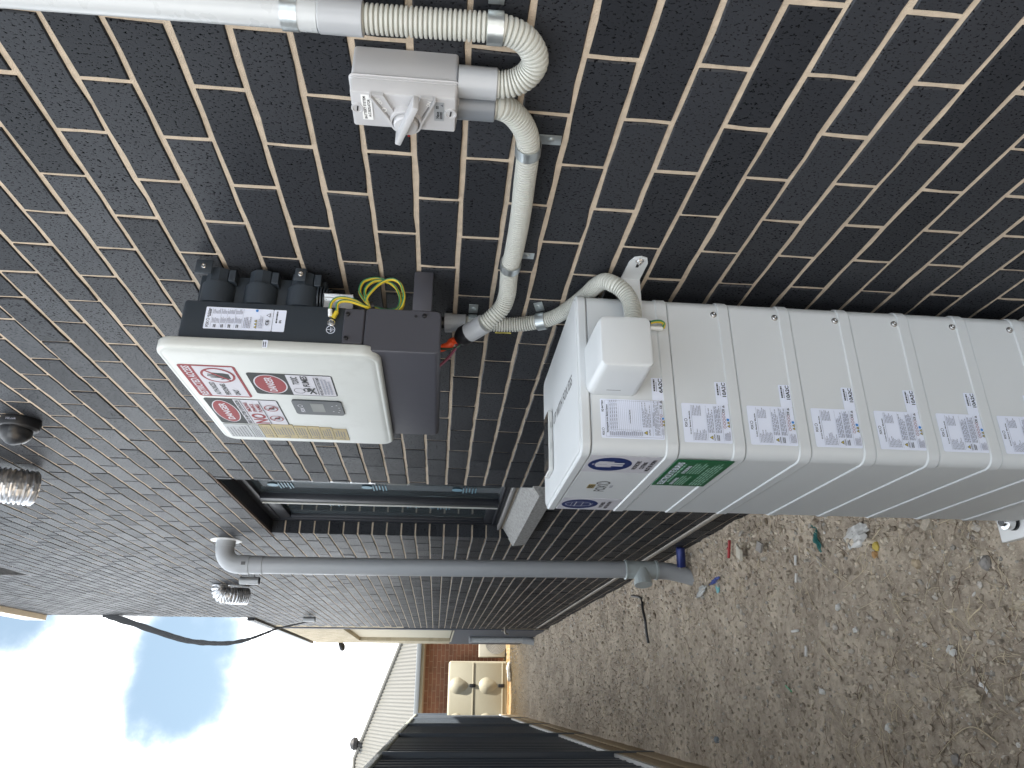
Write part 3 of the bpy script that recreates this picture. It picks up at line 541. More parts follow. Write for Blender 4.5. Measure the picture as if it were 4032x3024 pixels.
s.ell(.0425, .1297, .0024, .0024, blue_ink); s.tri(.0285, .1300, .0034, ink, yel_ink); s.tri(.0355, .1300, .0034, ink, yel_ink); s.text('CE', .064, .1245, .0045, ink, .008); s.tri(.0795, .1272, .0036, ink, grey_ink); s.greek(.006, .125, .022, .130, 3, grey_ink, 33)
s.build(ctl, lab_m, 'rating_label', .003)
code_label(ctl, -.298, 1.1905, '6A2C')
ZM = [1.140-.1435*i for i in range(8)]
for i in range(7):
    m_ = unit(ZM[i], ZM[i+1], 'battery_module')
    spec_label(m_, -.389, ZM[i]-.0115, 10*i); code_label(m_, -.301, ZM[i]-.0895, '10A2C')
    obj('screw', B().lathe([(0, .0075), (.0012, .0075), (.0016, .0062), (.0045, .0058), (.0052, .0048), (.0052, .0026), (.0030, .0024)], (-.082, BY0+.0026, ZM[i]-.107), (0, -1, 0), 12), steel, m_)
base = obj('base_unit', B().rstack('z', BX0, BX1, BY0, BY1, 0.030, [(.006, .004), (.008, 0.002), (.128, .002), (.1335, .003), (.135, .008)], 8), bat_m, bat)
# levelling foot at the far front corner
ft = B().box(-.455, -.33, 1.085, 1.215, -.040, -.034, .002).box(-.455, -.451, 1.085, 1.215, -.062, -.0405, .001)
foot = obj('foot_plate', ft, wht_p, bat); obj('levelling_foot', B().lathe([(0, .016), (.01, .016), (.012, .022), (.030, .022), (.032, .012), (.04, .012)], (-.408, 1.15, -.034), (0, 0, 1), 20), steel, foot)
obj('rubber_ring', B().lathe([(0, .0235), (.006, .0235)], (-.408, 1.15, -.0335), (0, 0, 1), 20), black_p, foot)
for yy in (.63,): obj('foot_plate', B().box(-.455, -.33, .60, .72, -.040, -.034, .002), wht_p, bat)
# terminal cover on the near side
tcov = obj('terminal_cover', B().rstack('y', -.288, -.172, 1.222, 1.331, .016, [(BY0+.0025, -.002), (BY0-.10, 0), (.470, .002), (.465, .004), (.4635, .008)], 8), bat_m, bat)
obj('release_tab', B().box(-.2895, -.286, .575, .5985, 1.265, 1.295), black_p, tcov)
# wall bracket
br = B().box(-.125, 0, .5965, .5995, 1.199, 1.243, .0008).prism([(-.003, .5995, 1.243), (-.003, .530, 1.2405), (-.003, .512, 1.233), (-.003, .507, 1.219), (-.003, .512, 1.205), (-.003, .530, 1.1985), (-.003, .5995, 1.199)], (.003, 0, 0))
brk = obj('wall_bracket', br, bat_m, bat); obj('bolt', B().lathe([(0, .010), (.0015, .010), (.0016, .0065), (.006, .0065), (.0062, .0035), (.010, .0035)], (-.003, .522, 1.219), (-1, 0, 0), 6), steel, brk)
obj('slot', B().box(-.0034, -.0031, .513, .548, 1.216, 1.222), black_p, brk)
# safety stickers on the front of the control unit and first module (they read towards the camera)
FXs = BX0+.0028
def figure_sticker(ytop, W, H, zt, lines, draw, par, ly=.105):
    s = Sticker((FXs, ytop, zt), (0, -1, 0), (-1, 0, 0), W, H); s.ell(W/2, .052, W*.41, .047, navy); draw(s, W)
    for i, (tx, ww) in enumerate(lines): s.text(tx, W/2, ly+i*.0155, .0098, ink, ww, True)
    return s.build(par, stk_m, 'safety_sticker', .002)
def suit(s, W):
    c = W/2
    s.poly([(c-.020, .026), (c-.008, .020), (c+.008, .020), (c+.020, .026), (c+.020, .058), (c+.014, .058), (c+.013, .034), (c+.012, .082), (c+.003, .082), (c, .050), (c-.003, .082), (c-.012, .082), (c-.013, .034), (c-.014, .058), (c-.020, .058)], stk_m)
    s.rect(c-.0045, .0135, c-.001, .0175, stk_m); s.rect(c+.001, .0135, c+.0045, .0175, stk_m); s.line(c, .024, c, .046, .0008, navy)
def visor(s, W):
    c = W/2
    s.ring(c, .048, .024, .034, .0022, stk_m); s.line(c-.024, .040, c+.024, .040, .0024, stk_m); s.line(c-.022, .058, c+.022, .058, .0016, stk_m); s.line(c-.013, .041, c-.013, .070, .0016, stk_m); s.line(c+.013, .041, c+.013, .070, .0016, stk_m); s.line(c-.018, .030, c+.018, .030, .0014, stk_m); s.line(c-.012, .078, c+.012, .084, .0016, stk_m)
figure_sticker(.739, .116, .151, 1.3225, [('PROTECTIVE', .058), ('CLOTHING', .048), ('MUST BE WORN', .078)], suit, ctl)
figure_sticker(1.092, .116, .151, 1.3225, [('FACE SHIELD', .056), ('MUST BE WORN', .072)], visor, ctl)
s = Sticker((FXs, .905, 1.262), (0, -1, 0), (-1, 0, 0), .1, .04); s.lay = .0003; s.text('FOX', 0, .0, .026, mid_ink, .056); s.ring(.074, .010, .0155, .0165, .0035, mid_ink); s.ring(.075, .012, .010, .0115, .0012, mid_ink); s.text('ESS', .037, .031, .007, grey_ink, .020)
obj('emblem', flat_mesh('emblem', s.b, s.mats), None, ctl)
s = Sticker((FXs, .878, 1.2835), (0, -1, 0), (-1, 0, 0), .033, .017); s.greek(.003, .003, .030, .014, 3, ink, 5, .4, .2); s.build(ctl, brass, 'brass_tag', .001)
mod0 = [c for c in bat.children if c.name == 'battery_module'][0]
s = Sticker((FXs-.0032, .818, 1.1405), (0, -1, 0), (-1, 0, 0), .195, .124, th=.0016)
s.text('ELECTROLYTE BURNS', .012, .008, .0155, lab_m, .168); s.greek(.030, .0265, .168, .032, 1, mint, 2, .7, 0); s.text('SKIN BURNS', .012, .037, .008, lab_m, .055); s.text('EYE BURNS', .103, .037, .008, lab_m, .055)
s.greek(.012, .048, .090, .072, 4, mint, 3, .5, .3); s.greek(.103, .048, .183, .080, 5, mint, 4, .5, .3); s.greek(.012, .084, .183, .116, 5, mint, 6, .5, .25)
s.build(mod0, sgreen, 'safety_sign', .001, label='green electrolyte first aid sign')
# small earth lead beside the terminal cover
ew = thing('earth_lead', (-.13, .58, 1.2), 'short green and yellow earth lead beside the terminal cover of the battery', 'wire')
P = spline([(-.165, .585, 1.217), (-.135, .582, 1.207), (-.122, .580, 1.185), (-.119, .580, 1.165), (-.123, .584, 1.156), (-.131, .588, 1.158)], 6)
obj('wire', B().tube(P, .0038, 8), yel_w, ew); obj('stripe', B().tube([p+Vector((.0006, -.0022, .0008)) for p in P], .0026, 6), grn_w, ew)
obj('lug', B().tube([(-.131, .589, 1.159), (-.131, .590, 1.172), (-.129, .590, 1.186)], [.0052, .0055, .0045], 8), wht_p, ew); obj('cable_tie', B().lathe([(0, .0065), (.006, .0065)], (-.124, .581, 1.187), (0, .2, 1), 10), black_p, ew)
# phone left on the lid
ph = thing('smartphone', (-.272, .985, 1.3495), 'smartphone in a clear case lying on top of the white battery stack', 'phone')
rotp = lambda b: b
obj('case', B().rstack('z', -.356, -.190, .948, 1.030, .012, [(1.3502, .003), (1.3515, .0006), (1.3535, 0), (1.3590, 0), (1.3610, .0008), (1.3622, .0030)], 6), mat('clear phone case', (.62, .62, .60), .2, var=.05), ph)
obj('screen', B().rstack('z', -.3525, -.1935, .9515, 1.0265, .010, [(1.3623, .0), (1.3628, .0006)], 6), mat('phone screen', (.006, .006, .008), .06, spec=.8), ph)
for a, b in ((-.245, -.228), (-.300, -.283)): obj('side_button', B().box(a, b, .9462, .9482, 1.3545, 1.3580, .0006), mat('phone button', (.55, .55, .54), .3, .4), ph)

# ------------------------------------------------------------------ inverter
inv = thing('inverter', (-.1, .9, 1.645), 'wall mounted inverter with warning stickers on its white cover', 'inverter')
IY0, IY1 = .625, 1.13
body = obj('body', B().rstack('x', IY0, IY1, 1.845, 2.195, .012, [(-.098, .006), (-.100, .001), (-.103, 0), (-.1930, 0)], 5), inv_m, inv)
sink = obj('heat_sink', B().box(-.0985, -.018, IY0+.03, IY1-.02, 1.905, 2.180, .004), inv_m, inv)
for zc in (2.137, 2.045, 1.953):
    obj('sink_lobe', B().lathe([(-.0975, .036), (-.048, .036), (-.0465, .0345)], (0, .6585, zc), (1, 0, 0), 28), inv_m, sink)
    b = B().lathe([(-.0465, .031), (-.012, .030)], (0, .6585, zc), (1, 0, 0), 11); b.box(-.045, -.016, .63, .70, zc-.039, zc-.024, .002); obj('lobe_cap', b, inv_m, sink, ang=20)
for i in range(5): obj('fin', B().lathe([(0, .036-.0028*i), (.0028, .036-.0028*i)], (-.062, .665, 1.903-.006*i+.014), (0, 0, 1), 20), inv_m, sink)
for (z0, z1, xa, xb, zb) in ((2.146, 2.182, -.002, -.036, 2.164), (1.945, 1.970, -.010, -.042, 1.9575)):
    tb = obj('mounting_tab', B().box(xb, xa, .6165, .6215, z0, z1, .002), inv_m, inv); obj('bolt', B().lathe([(0, .0062), (.0012, .0062), (.0014, .0045), (.005, .0045), (.0052, .0025), (.003, .0024)], ((xa+xb)/2, .6165, zb), (0, -1, 0), 8), steel, tb)
cov = obj('front_cover', B().rstack('x', .612, 1.206, 1.771, 2.236, .040, [(-.1925, .008), (-.193, .0015), (-.195, 0), (-.2120, 0), (-.2160, .0015), (-.2182, .0045), (-.2190, .0080), (-.2181, .0105), (-.2184, .0120), (-.2196, .0170), (-.2200, .0240)], 12), cov_m, inv, ang=50)
# terminal box below
tbx = obj('terminal_box', B().rstack('y', -.205, -.100, 1.645, 1.808, .012, [(.6175, .003), (.619, .0008), (.6205, 0), (1.1435, 0), (1.1445, .002)], 6), box_m, inv)
obj('box_shoulder', B().rstack('y', -.1902, -.104, 1.809, 1.854, .006, [(.6175, .003), (.619, .0008), (.6205, 0), (.66, 0)], 5), box_m, inv)
for x, z in ((-.12, 1.846), (-.178, 1.845), (-.115, 1.682)): obj('screw', B().lathe([(0, .0048), (.0045, .0045), (.005, .0035), (.005, .002), (.003, .0018)], (x, .6176, z), (0, -1, 0), 8), black_p, tbx)
obj('screw_hole', B().lathe([(0, .0035), (.0004, .0035)], (-.116, .6173, 1.700), (0, -1, 0), 10), black_p, tbx)
obj('box_arm', B().box(-.102, 0, .6195, .66, 1.667, 1.709, .002), box_m, inv)
obj('mounting_rail', B().box(-.094, -.064, .640, .643, 1.841, 1.904).box(-.072, -.064, .634, .640, 1.841, 1.904).box(-.066, -.064, .628, .634, 1.841, 1.904), alu_m, inv, smooth=False)
# rating label on the side
s = Sticker((-.166, IY0, 2.144), (1, 0, 0), (0, -1, 0), .052, .140); s.text('FOX', .004, .004, .0065, ink, .013); s.ring(.0215, .0072, .0032, .0032, .0009, ink); s.text('H3-10.0-Smart', .027, .0045, .0045, ink, .022)
s.greek(.030, .0095, .048, .0125, 1, ink, 2, .7, .1); s.rect(.003, .014, .049, .0144, grey_ink)
for k, (a, b) in enumerate(((.016, .032), (.034, .045), (.047, .062), (.064, .078))):
    s.greek(.014, a, .030, b, 6, grey_ink, 40+k, .5, .4); s.greek(.036, a, .049, b, 6, grey_ink, 50+k, .5, .5); s.greek(.003, (a+b)/2-.004, .011, (a+b)/2+.002, 2, ink, 70+k, .6, .1); s.rect(.003, b+.0008, .049, b+.0012, grey_ink)
s.greek(.004, .082, .034, .098, 5, grey_ink, 61, .5, .4)
for i in range(3): s.tri(.007+i*.007, .1065, .0035, ink, yel_ink)
s.ell(.046, .1065, .003, .003, blue_ink); s.greek(.004, .113, .040, .122, 4, grey_ink, 62, .5, .4); s.text('CE', .012, .127, .007, ink, .013); s.tri(.036, .1315, .005, ink, lab_m)
s.build(body, lab_m, 'rating_label', .002)
s = Sticker((-.166, IY0, 2.003), (1, 0, 0), (0, -1, 0), .052, .026); s.greek(.020, .006, .048, .010, 1, ink, 8, .8, 0); s.text('SN:', .020, .013, .005, ink, .008); s.build(body, lab_m, 'serial_label', .002)
s = Sticker((-.165, IY0-.0002, 1.890), (1, 0, 0), (0, -1, 0), .02, .02); s.lay = .0003; s.ring(.010, .010, .0095, .0095, .0012, lab_m); s.line(.010, .003, .010, .0095, .0012, lab_m)
for i, q in enumerate((.006, .004, .002)): s.line(.010-q, .0098+i*.0028, .010+q, .0098+i*.0028, .0011, lab_m)
obj('earth_symbol', flat_mesh('earth_symbol', s.b, s.mats), None, body)
# stickers on the white cover (reading towards the camera)
CX = -.2201
def on_cover(yl, zt, W, H, th=.0006): return Sticker((CX, -.771+(yl+.771)*1.0125, 1.623+(zt-1.623)*1.0125), (0, -1, 0), (-1, 0, 0), W, H, th=th)
s = on_cover(.853, 2.204, .180, .122); s.rect(.006, .030, .174, .116, stk_m); s.text('RESTRICTED ACCESS', .006, .007, .0175, stk_m, .168)
for i, (tx, ww) in enumerate((('AUTHORIZED', .074), ('PERSONNEL', .068), ('ONLY', .034))): s.text(tx, .014, .042+i*.022, .0125, dgrey_ink, ww)
s.ell(.128, .075, .040, .037, red_ink); s.ell(.128, .075, .0345, .0315, stk_m)
s.poly([(.112, .100), (.106, .078), (.110, .075), (.114, .083), (.116, .056), (.1205, .056), (.1215, .074), (.1235, .051), (.128, .051), (.1285, .074), (.132, .053), (.1365, .054), (.1355, .076), (.140, .061), (.1445, .063), (.142, .088), (.138, .100)], dgrey_ink)
s.line(.102, .097, .154, .053, .006, red_ink); s.build(cov, red_ink, 'warning_sticker', .008)
s = on_cover(.826, 2.067, .122, .188); s.rect(.003, .085, .119, .185, stk_m); s.ell(.061, .043, .054, .037, stk_m); s.ell(.061, .043, .051, .034, red_ink); s.text('DANGER', .061, .034, .018, stk_m, .082, True)
s.text('TOXIC', .066, .094, .0155, dgrey_ink, .044); s.text('FUMES', .056, .116, .0155, dgrey_ink, .060)
s.ring(.030, .103, .015, .013, .0014, dgrey_ink); s.ell(.036, .121, .011, .009, dgrey_ink); s.ell(.032, .119, .003, .003, stk_m); s.ell(.040, .119, .003, .003, stk_m); s.line(.014, .126, .050, .140, .004, dgrey_ink); s.line(.014, .140, .050, .126, .004, dgrey_ink)
s.rect(.010, .145, .112, .1465, dgrey_ink); s.text('FIRE WILL CAUSE TOXIC FUMES', .010, .150, .0065, dgrey_ink, .102); s.greek(.014, .160, .108, .182, 3, grey_ink, 3, .45, .2); s.build(cov, dgrey_ink, 'danger_sticker', .008)
s = on_cover(1.038, 2.203, .174, .174); s.rect(.003, .068, .171, .171, stk_m); s.ell(.088, .034, .075, .030, stk_m); s.ell(.088, .034, .072, .0275, red_ink); s.text('DANGER', .088, .026, .017, stk_m, .112, True)
s.text('RISK OF BATTERY EXPLOSION', .006, .0705, .0095, dgrey_ink, .160); s.rect(.006, .083, .168, .0845, dgrey_ink); s.text('NO', .008, .089, .036, red_ink, .072)
for i, tx in enumerate(('SMOKING', 'SPARKS', 'FLAMES')): s.text(tx, .092, .088+i*.0135, .0095, red_ink, .062 if i == 0 else .054)
s.rect(.006, .128, .168, .1295, dgrey_ink)
for u in (.050, .122): s.ring(u, .150, .020, .017, .0030, red_ink); s.ell(u, .152, .007, .008, dgrey_ink, 7); s.line(u-.013, .139, u+.013, .161, .003, red_ink)
s.build(cov, dgrey_ink, 'danger_sticker', .008)
pn = on_cover(.946, 1.996, .094, .119, th=.0035); pn.text('FOX', .018, .014, .010, stk_m, .030); pn.ring(.060, .017, .008, .006, .0014, stk_m); pn.rect(.022, .043, .078, .074, mat('lcd glass', (.30, .31, .30), .15))
for u, v in ((.030, .094), (.064, .094), (.024, .106), (.040, .110), (.056, .110), (.072, .106)): pn.poly([(u-.0022, v+.0018), (u+.0022, v+.0018), (u, v-.0024)], stk_m)
pn.build(cov, mat('display panel', (.03, .036, .042), .3, var=.06), 'display_panel', .010)
for (a, b, t_, w0) in ((2.203, 2.141, alu_pl, .101), (2.140, 2.114, alu_pl, .099), (2.113, 2.082, brass, .106), (2.081, 2.024, brass, .110), (2.023, 1.990, brass, .103), (1.989, 1.957, brass, .102), (1.956, 1.925, brass, .098), (1.924, 1.888, brass, .090)):
    s = on_cover(1.144, a, w0, a-b, th=.0016); n = 7 if a-b > .05 else 4; s.greek(.030 if t_ is brass else .006, .004, w0-.006, a-b-.003, n, mid_ink, int(a*1000), .45, .35)
    if t_ is brass: s.tri(.016, (a-b)/2, .010, mid_ink, brass)
    s.build(cov, t_, 'warning_plate', .001)
s = Sticker((-.2105, .6118, 2.013), (1, 0, 0), (0, -1, 0), .017, .010); s.greek(.001, .001, .014, .009, 2, ink, 4, .55, .2); s.build(cov, lab_m, 'edge_sticker', .001)
# earthing wires from the stud, with a coiled loop
ec = thing('earth_cable', (-.09, .62, 1.73), 'coiled green and yellow earth cable looped between inverter and wall', 'cable')
def ewire(pts, r=.0032):
    P = spline(pts, 7); o = obj('wire', B().tube(P, r, 8), yel_w, ec); obj('stripe', B().tube([p+Vector((.0012, -.0016, .0010)) for p in P], r*.66, 6), grn_w, o)
ewire([(-.128, .616, 1.882), (-.109, .612, 1.884), (-.096, .610, 1.881), (-.086, .610, 1.871), (-.083, .612, 1.853), (-.086, .618, 1.830), (-.096, .626, 1.808), (-.090, .634, 1.800)])
ewire([(-.128, .615, 1.874), (-.117, .612, 1.869), (-.102, .610, 1.869), (-.093, .610, 1.861), (-.091, .613, 1.841), (-.096, .622, 1.810), (-.092, .632, 1.800)])
ewire([(-.090, .636, 1.801), (-.063, .640, 1.822), (-.046, .640, 1.829), (-.025, .640, 1.824), (-.014, .642, 1.809), (-.010, .644, 1.790), (-.017, .644, 1.770), (-.030, .645, 1.752), (-.051, .645, 1.737), (-.071, .645, 1.731), (-.100, .645, 1.740)])
ewire([(-.090, .630, 1.801), (-.072, .630, 1.812), (-.052, .630, 1.816), (-.036, .630, 1.809), (-.024, .632, 1.795), (-.022, .634, 1.776), (-.030, .636, 1.755), (-.050, .637, 1.742), (-.072, .638, 1.738), (-.090, .638, 1.745), (-.094, .637, 1.77), (-.088, .636, 1.797)])
ewire([(-.092, .626, 1.803), (-.076, .622, 1.810), (-.048, .620, 1.793), (-.031, .620, 1.775), (-.025, .620, 1.756), (-.033, .622, 1.740), (-.051, .624, 1.732), (-.067, .626, 1.729), (-.085, .630, 1.733), (-.102, .634, 1.745)])
obj('cable_tie', B().lathe([(-.004, .009), (.004, .009)], (-.088, .631, 1.798), (.4, 0, -1), 10), black_p, ec)
obj('lug_sleeve', B().tube([(-.112, .6125, 1.884), (-.128, .6155, 1.882)], .0048, 8), wht_p, ec); obj('lug_sleeve', B().tube([(-.117, .6125, 1.869), (-.131, .6155, 1.876)], .0050, 8), yel_w, ec)
obj('earth_stud', B().lathe([(0, .009), (.0015, .009), (.0018, .0068), (.0075, .0065), (.008, .004), (.006, .003)], (-.139, .6245, 1.880), (0, -1, 0), 12), steel, ec)

# ------------------------------------------------------------------ isolator switch
iso = thing('isolator_switch', (-.04, .048, 1.627), 'grey isolator switch box with rotary handle on the brick wall', 'switch')
IA, IB, IZ0, IZ1 = .012, .084, 1.627, 1.783
obj('back_box', B().rstack('x', IA+.002, IB-.002, IZ0+.001, IZ1-.001, .006, [(0, 0), (-.040, -.0002), (-.055, 0.0)], 4), iso_m, iso)
ic = obj('cover', B().rstack('x', IA, IB, IZ0, IZ1, .006, [(-.0552, -.001), (-.0575, -.002), (-.0580, .0), (-.0618, 0.0), (-.0622, .0012), (-.0634, .0012), (-.0638, .0004), (-.0675, .0008), (-.0845, .0025), (-.0862, .0035), (-.0868, .006)], 4), iso_m, iso)
def fpl(pts, d, name='guard'): return obj(name, B().prism([(-.0866, y, z) for y, z in pts], (-d, 0, 0)), iso_m, ic, smooth=False)
fpl([(.013, 1.749), (.013, 1.733), (.050, 1.716), (.058, 1.722)], .006); fpl([(.013, 1.662), (.013, 1.680), (.048, 1.690), (.056, 1.683)], .006)
fpl([(.013, 1.7525), (.013, 1.7495), (.060, 1.7225), (.066, 1.7235), (.064, 1.7265)], .011); fpl([(.013, 1.6615), (.013, 1.6585), (.060, 1.6785), (.066, 1.681), (.060, 1.6815)], .011)
obj('dial_ring', B().lathe([(0, .0255), (.008, .0245), (.010, .0235), (.010, .0205), (.002, .0195)], (-.0866, .060, 1.702), (-1, 0, 0), 28, cap=False), iso_m, ic)
kn = obj('dial', B().lathe([(0, .0190), (.014, .0180), (.0165, .0160)], (-.0866, .060, 1.702), (-1, 0, 0), 24), iso_m, ic)
dv = Vector((0, .080, .030)).normalized(); nv = Vector((0, -dv.z, dv.y)); hc = Vector((-.1085, .042, 1.6995))
obj('handle', B().obox(hc, (-.0120, 0, 0), dv*.041, nv*.0046, .0018), iso_m, kn)
obj('red_mark', B().box(-.0972, -.0968, .0835, .0855, 1.6965, 1.7005), mat('red mark', (.5, .02, .02), .5), ic, smooth=False)
for y, z in ((.045, 1.772), (.043, 1.637)):
    sc_ = obj('cover_screw', B().lathe([(0, .0092), (.0022, .0090), (.0024, .0068), (.0010, .0064)], (-.0868, y, z), (-1, 0, 0), 20), iso_m, ic); obj('screw_slot', B().obox((-.0884, y, z), (.0004, 0, 0), (0, .0045, .0007), (0, -.0002, .0010)), black_p, sc_, smooth=False)
s = Sticker((-.0868, .066, 1.7655), (0, -1, 0), (-1, 0, 0), .047, .0150, th=.0015); s.text('BATTERY SYSTEM', .002, .0025, .0040, ink, .043); s.text('A.C.ISOLATOR', .006, .0085, .0040, ink, .034); s.build(ic, wht_p, 'name_plate', .0005)
s = Sticker((-.0868, .059, 1.661), (0, -1, 0), (-1, 0, 0), .036, .0145); s.text('Nexe', .005, .0025, .0050, ink, .013); s.greek(.004, .0085, .019, .0128, 2, ink, 4, .6, .2); s.greek(.024, .003, .030, .007, 2, ink, 6, .6, .1); s.tri(.031, .0112, .0022, ink, grey_ink); s.build(ic, mat('silver label', (.38, .40, .42), .35, .3), 'maker_label', .0005)
for tx, (y, z), ang in (('OFF', (.030, 1.7385), -.49), ('ON', (.026, 1.6725), .26)):
    U = Vector((0, -math.cos(ang), -math.sin(ang)*1.0)); s = Sticker((-.0868, y, z), U, (-1, 0, 0), .02, .01, V=Vector((0, U.z, -U.y)) if False else Vector((0, math.sin(ang), -math.cos(ang)))); s.lay = .0062; s.text(tx, 0, 0, .0055, stk_m, .0125 if tx == 'OFF' else .010); obj('raised_lettering', flat_mesh('raised_lettering', s.b, [wht_p]), None, ic)
obj('off_ring', B().lathe([(0, .0038), (.0005, .0036), (.0005, .0026), (0, .0025)], (-.0926, .0395, 1.7325), (-1, 0, 0), 16, cap=False), wht_p, ic)
for yy, mm_ in ((.0265, pvc), (.0705, pvc_d)):
    obj('gland', B().lathe([(0, .0232), (.056, .0230), (.0575, .0215), (.0575, .019)], (-.040, yy, 1.6275), (0, 0, -1), 28), mm_, iso)

# ------------------------------------------------------------------ conduits
HR = .0198
def saddle(par, c, axis, tab_dir, r=HR+.0012, wd=.022, tab=.034):
    c = Vector(c); axis = Vector(axis).normalized(); td = Vector(tab_dir).normalized()
    o = obj('saddle', B().lathe([(-wd/2, r), (-wd/2, r+.0014), (wd/2, r+.0014), (wd/2, r)], c, axis, 28, cap=False), galv, par)
    if tab:
        cc2 = Vector((-.0016, c.y, c.z)) + td*(r+tab*.45); obj('saddle_tab', B().obox(cc2, (.0010, 0, 0), td*tab*.62, axis*wd*.5, .0006), galv, o)
        obj('screw', B().lathe([(0, .0062), (.0022, .0056), (.0032, .0038)], Vector((-.0026, c.y, c.z))+td*(r+tab*.55), (-1, 0, 0), 14), galv, o)
    return o
ca = thing('conduit', (-.03, -.05, 1.51), 'grey conduit coming down the wall and bending up into the isolator', 'conduit')
obj('rigid_pipe', B().tube([(-.0285, -.050, 3.2), (-.0285, -.052, 2.23), (-.0285, -.058, 1.79)], .0200, 24), mat('pale grey pipe', (.50, .52, .53), .28, var=.04), ca)
obj('coupling', B().lathe([(0, .0225), (.001, .0232), (.058, .0232), (.059, .0215)], (-.0285, -.0575, 1.818), (0, -.005, -1), 28), pvc, ca)
obj('collar', B().lathe([(0, .0215), (.026, .0215), (.0265, .020)], (-.0285, -.0565, 1.846), (0, -.005, -1), 28), mat('pale grey pipe', (.5, .5, .5)), ca)
obj('corrugated_hose', hose([(-.0285, -.0582, 1.775), (-.0285, -.0595, 1.70), (-.029, -.0615, 1.62), (-.030, -.0622, 1.575), (-.031, -.054, 1.545), (-.033, -.038, 1.527), (-.035, -.017, 1.519), (-.037, .003, 1.525), (-.039, .018, 1.540), (-.040, .025, 1.558), (-.040, .0265, 1.58)], HR), hose_m, ca)
saddle(ca, (-.0285, -.0563, 1.856), (0, 0, 1), (0, -1, 0)); saddle(ca, (-.030, -.0622, 1.580), (0, .0, 1), (0, -1, 0))
cb = thing('conduit', (-.03, .4, 1.5), 'grey corrugated conduit running level from the isolator to the inverter cables', 'conduit')
obj('corrugated_hose', hose([(-.040, .0705, 1.580), (-.038, .072, 1.563), (-.032, .086, 1.545), (-.028, .110, 1.527), (-.026, .139, 1.513), (-.025, .172, 1.506), (-.025, .205, 1.504), (-.025, .27, 1.502), (-.024, .34, 1.499), (-.024, .41, 1.498), (-.025, .49, 1.499), (-.028, .53, 1.502), (-.033, .58, 1.501), (-.043, .625, 1.500), (-.060, .655, 1.508), (-.078, .672, 1.528), (-.090, .686, 1.547)], HR), hose_m, cb)
saddle(cb, (-.0255, .175, 1.506), (0, 1, -.05), (0, 0, -1)); saddle(cb, (-.028, .530, 1.5015), (0, 1, 0), (0, 0, -1), tab=.028)
g0, g1 = Vector((-.0895, .685, 1.5465)), Vector((-.098, .722, 1.583)); gd = (g1-g0).normalized()
obj('end_coupling', B().lathe([(0, .0222), (.001, .0230), (.050, .0230), (.051, .020)], g0, gd, 24), pvc, cb)
obj('rubber_boot', B().lathe([(0, .0235), (.018, .0240), (.027, .0200), (.034, .0155), (.036, .010)], g1-gd*.004, gd, 22), black_p, cb)
g2 = g1+gd*.030
obj('orange_cable', B().tube(spline([g2, g2+Vector((-.004, .010, .018)), (-.114, .750, 1.622), (-.121, .757, 1.640), (-.123, .758, 1.652), (-.123, .758, 1.662)], 8), .0088, 16), orange_m, cb)
obj('purple_cable', B().tube(spline([g2+Vector((-.004, 0, -.006)), (-.130, .746, 1.612), (-.152, .75, 1.628), (-.172, .752, 1.648), (-.175, .752, 1.66)], 6), .0034, 8), purple_m, cb)
obj('green_cable', B().tube(spline([g2+Vector((-.006, 0, -.004)), (-.122, .742, 1.603), (-.127, .748, 1.618), (-.126, .752, 1.650)], 6), .0032, 8), mat('dark green cable', (.01, .04, .02), .4), cb)
cc_ = thing('conduit', (-.022, .8, 1.3), 'grey corrugated conduit dropping from the inverter and curling into the battery terminal cover', 'conduit')
obj('corrugated_hose', hose([(-.022, .812, 1.59), (-.022, .812, 1.55), (-.022, .811, 1.51), (-.022, .809, 1.473), (-.022, .801, 1.44), (-.022, .791, 1.417), (-.022, .775, 1.388), (-.0215, .752, 1.365), (-.0215, .72, 1.346), (-.0215, .68, 1.328), (-.0215, .640, 1.312), (-.022, .603, 1.300), (-.030, .570, 1.288), (-.046, .553, 1.273), (-.060, .548, 1.258), (-.077, .546, 1.246), (-.098, .544, 1.239), (-.125, .541, 1.237), (-.178, .538, 1.240)], HR-.0012), hose_m, cc_)
obj('gland_nut', B().lathe([(0, .0245), (.018, .0245)], (-.022, .8155, 1.638), (0, -.08, -1), 14), pvc, cc_, ang=20); obj('gland_body', B().lathe([(0, .0215), (.034, .0215), (.035, .019)], (-.022, .8140, 1.6205), (0, -.08, -1), 24), pvc, cc_)
saddle(cc_, (-.022, .8115, 1.570), (0, 0, 1), (0, -1, 0)); saddle(cc_, (-.022, .783, 1.400), (0, .5, 1), (0, -1, .3))
s = Sticker((-.0385, .8205, 1.512), (0, 0, -1), (-1, 0, 0), .040, .006, V=(0, 1, 0)); s.greek(.004, .0015, .036, .0045, 1, ink, 2, .8, 0); s.build(cc_, yel_ink, 'cable_tag', .0005)
obj('inner_pipe', B().tube([(-.022, .8155, 1.637), (-.030, .815, 1.67)], .015, 14), black_p, cc_)

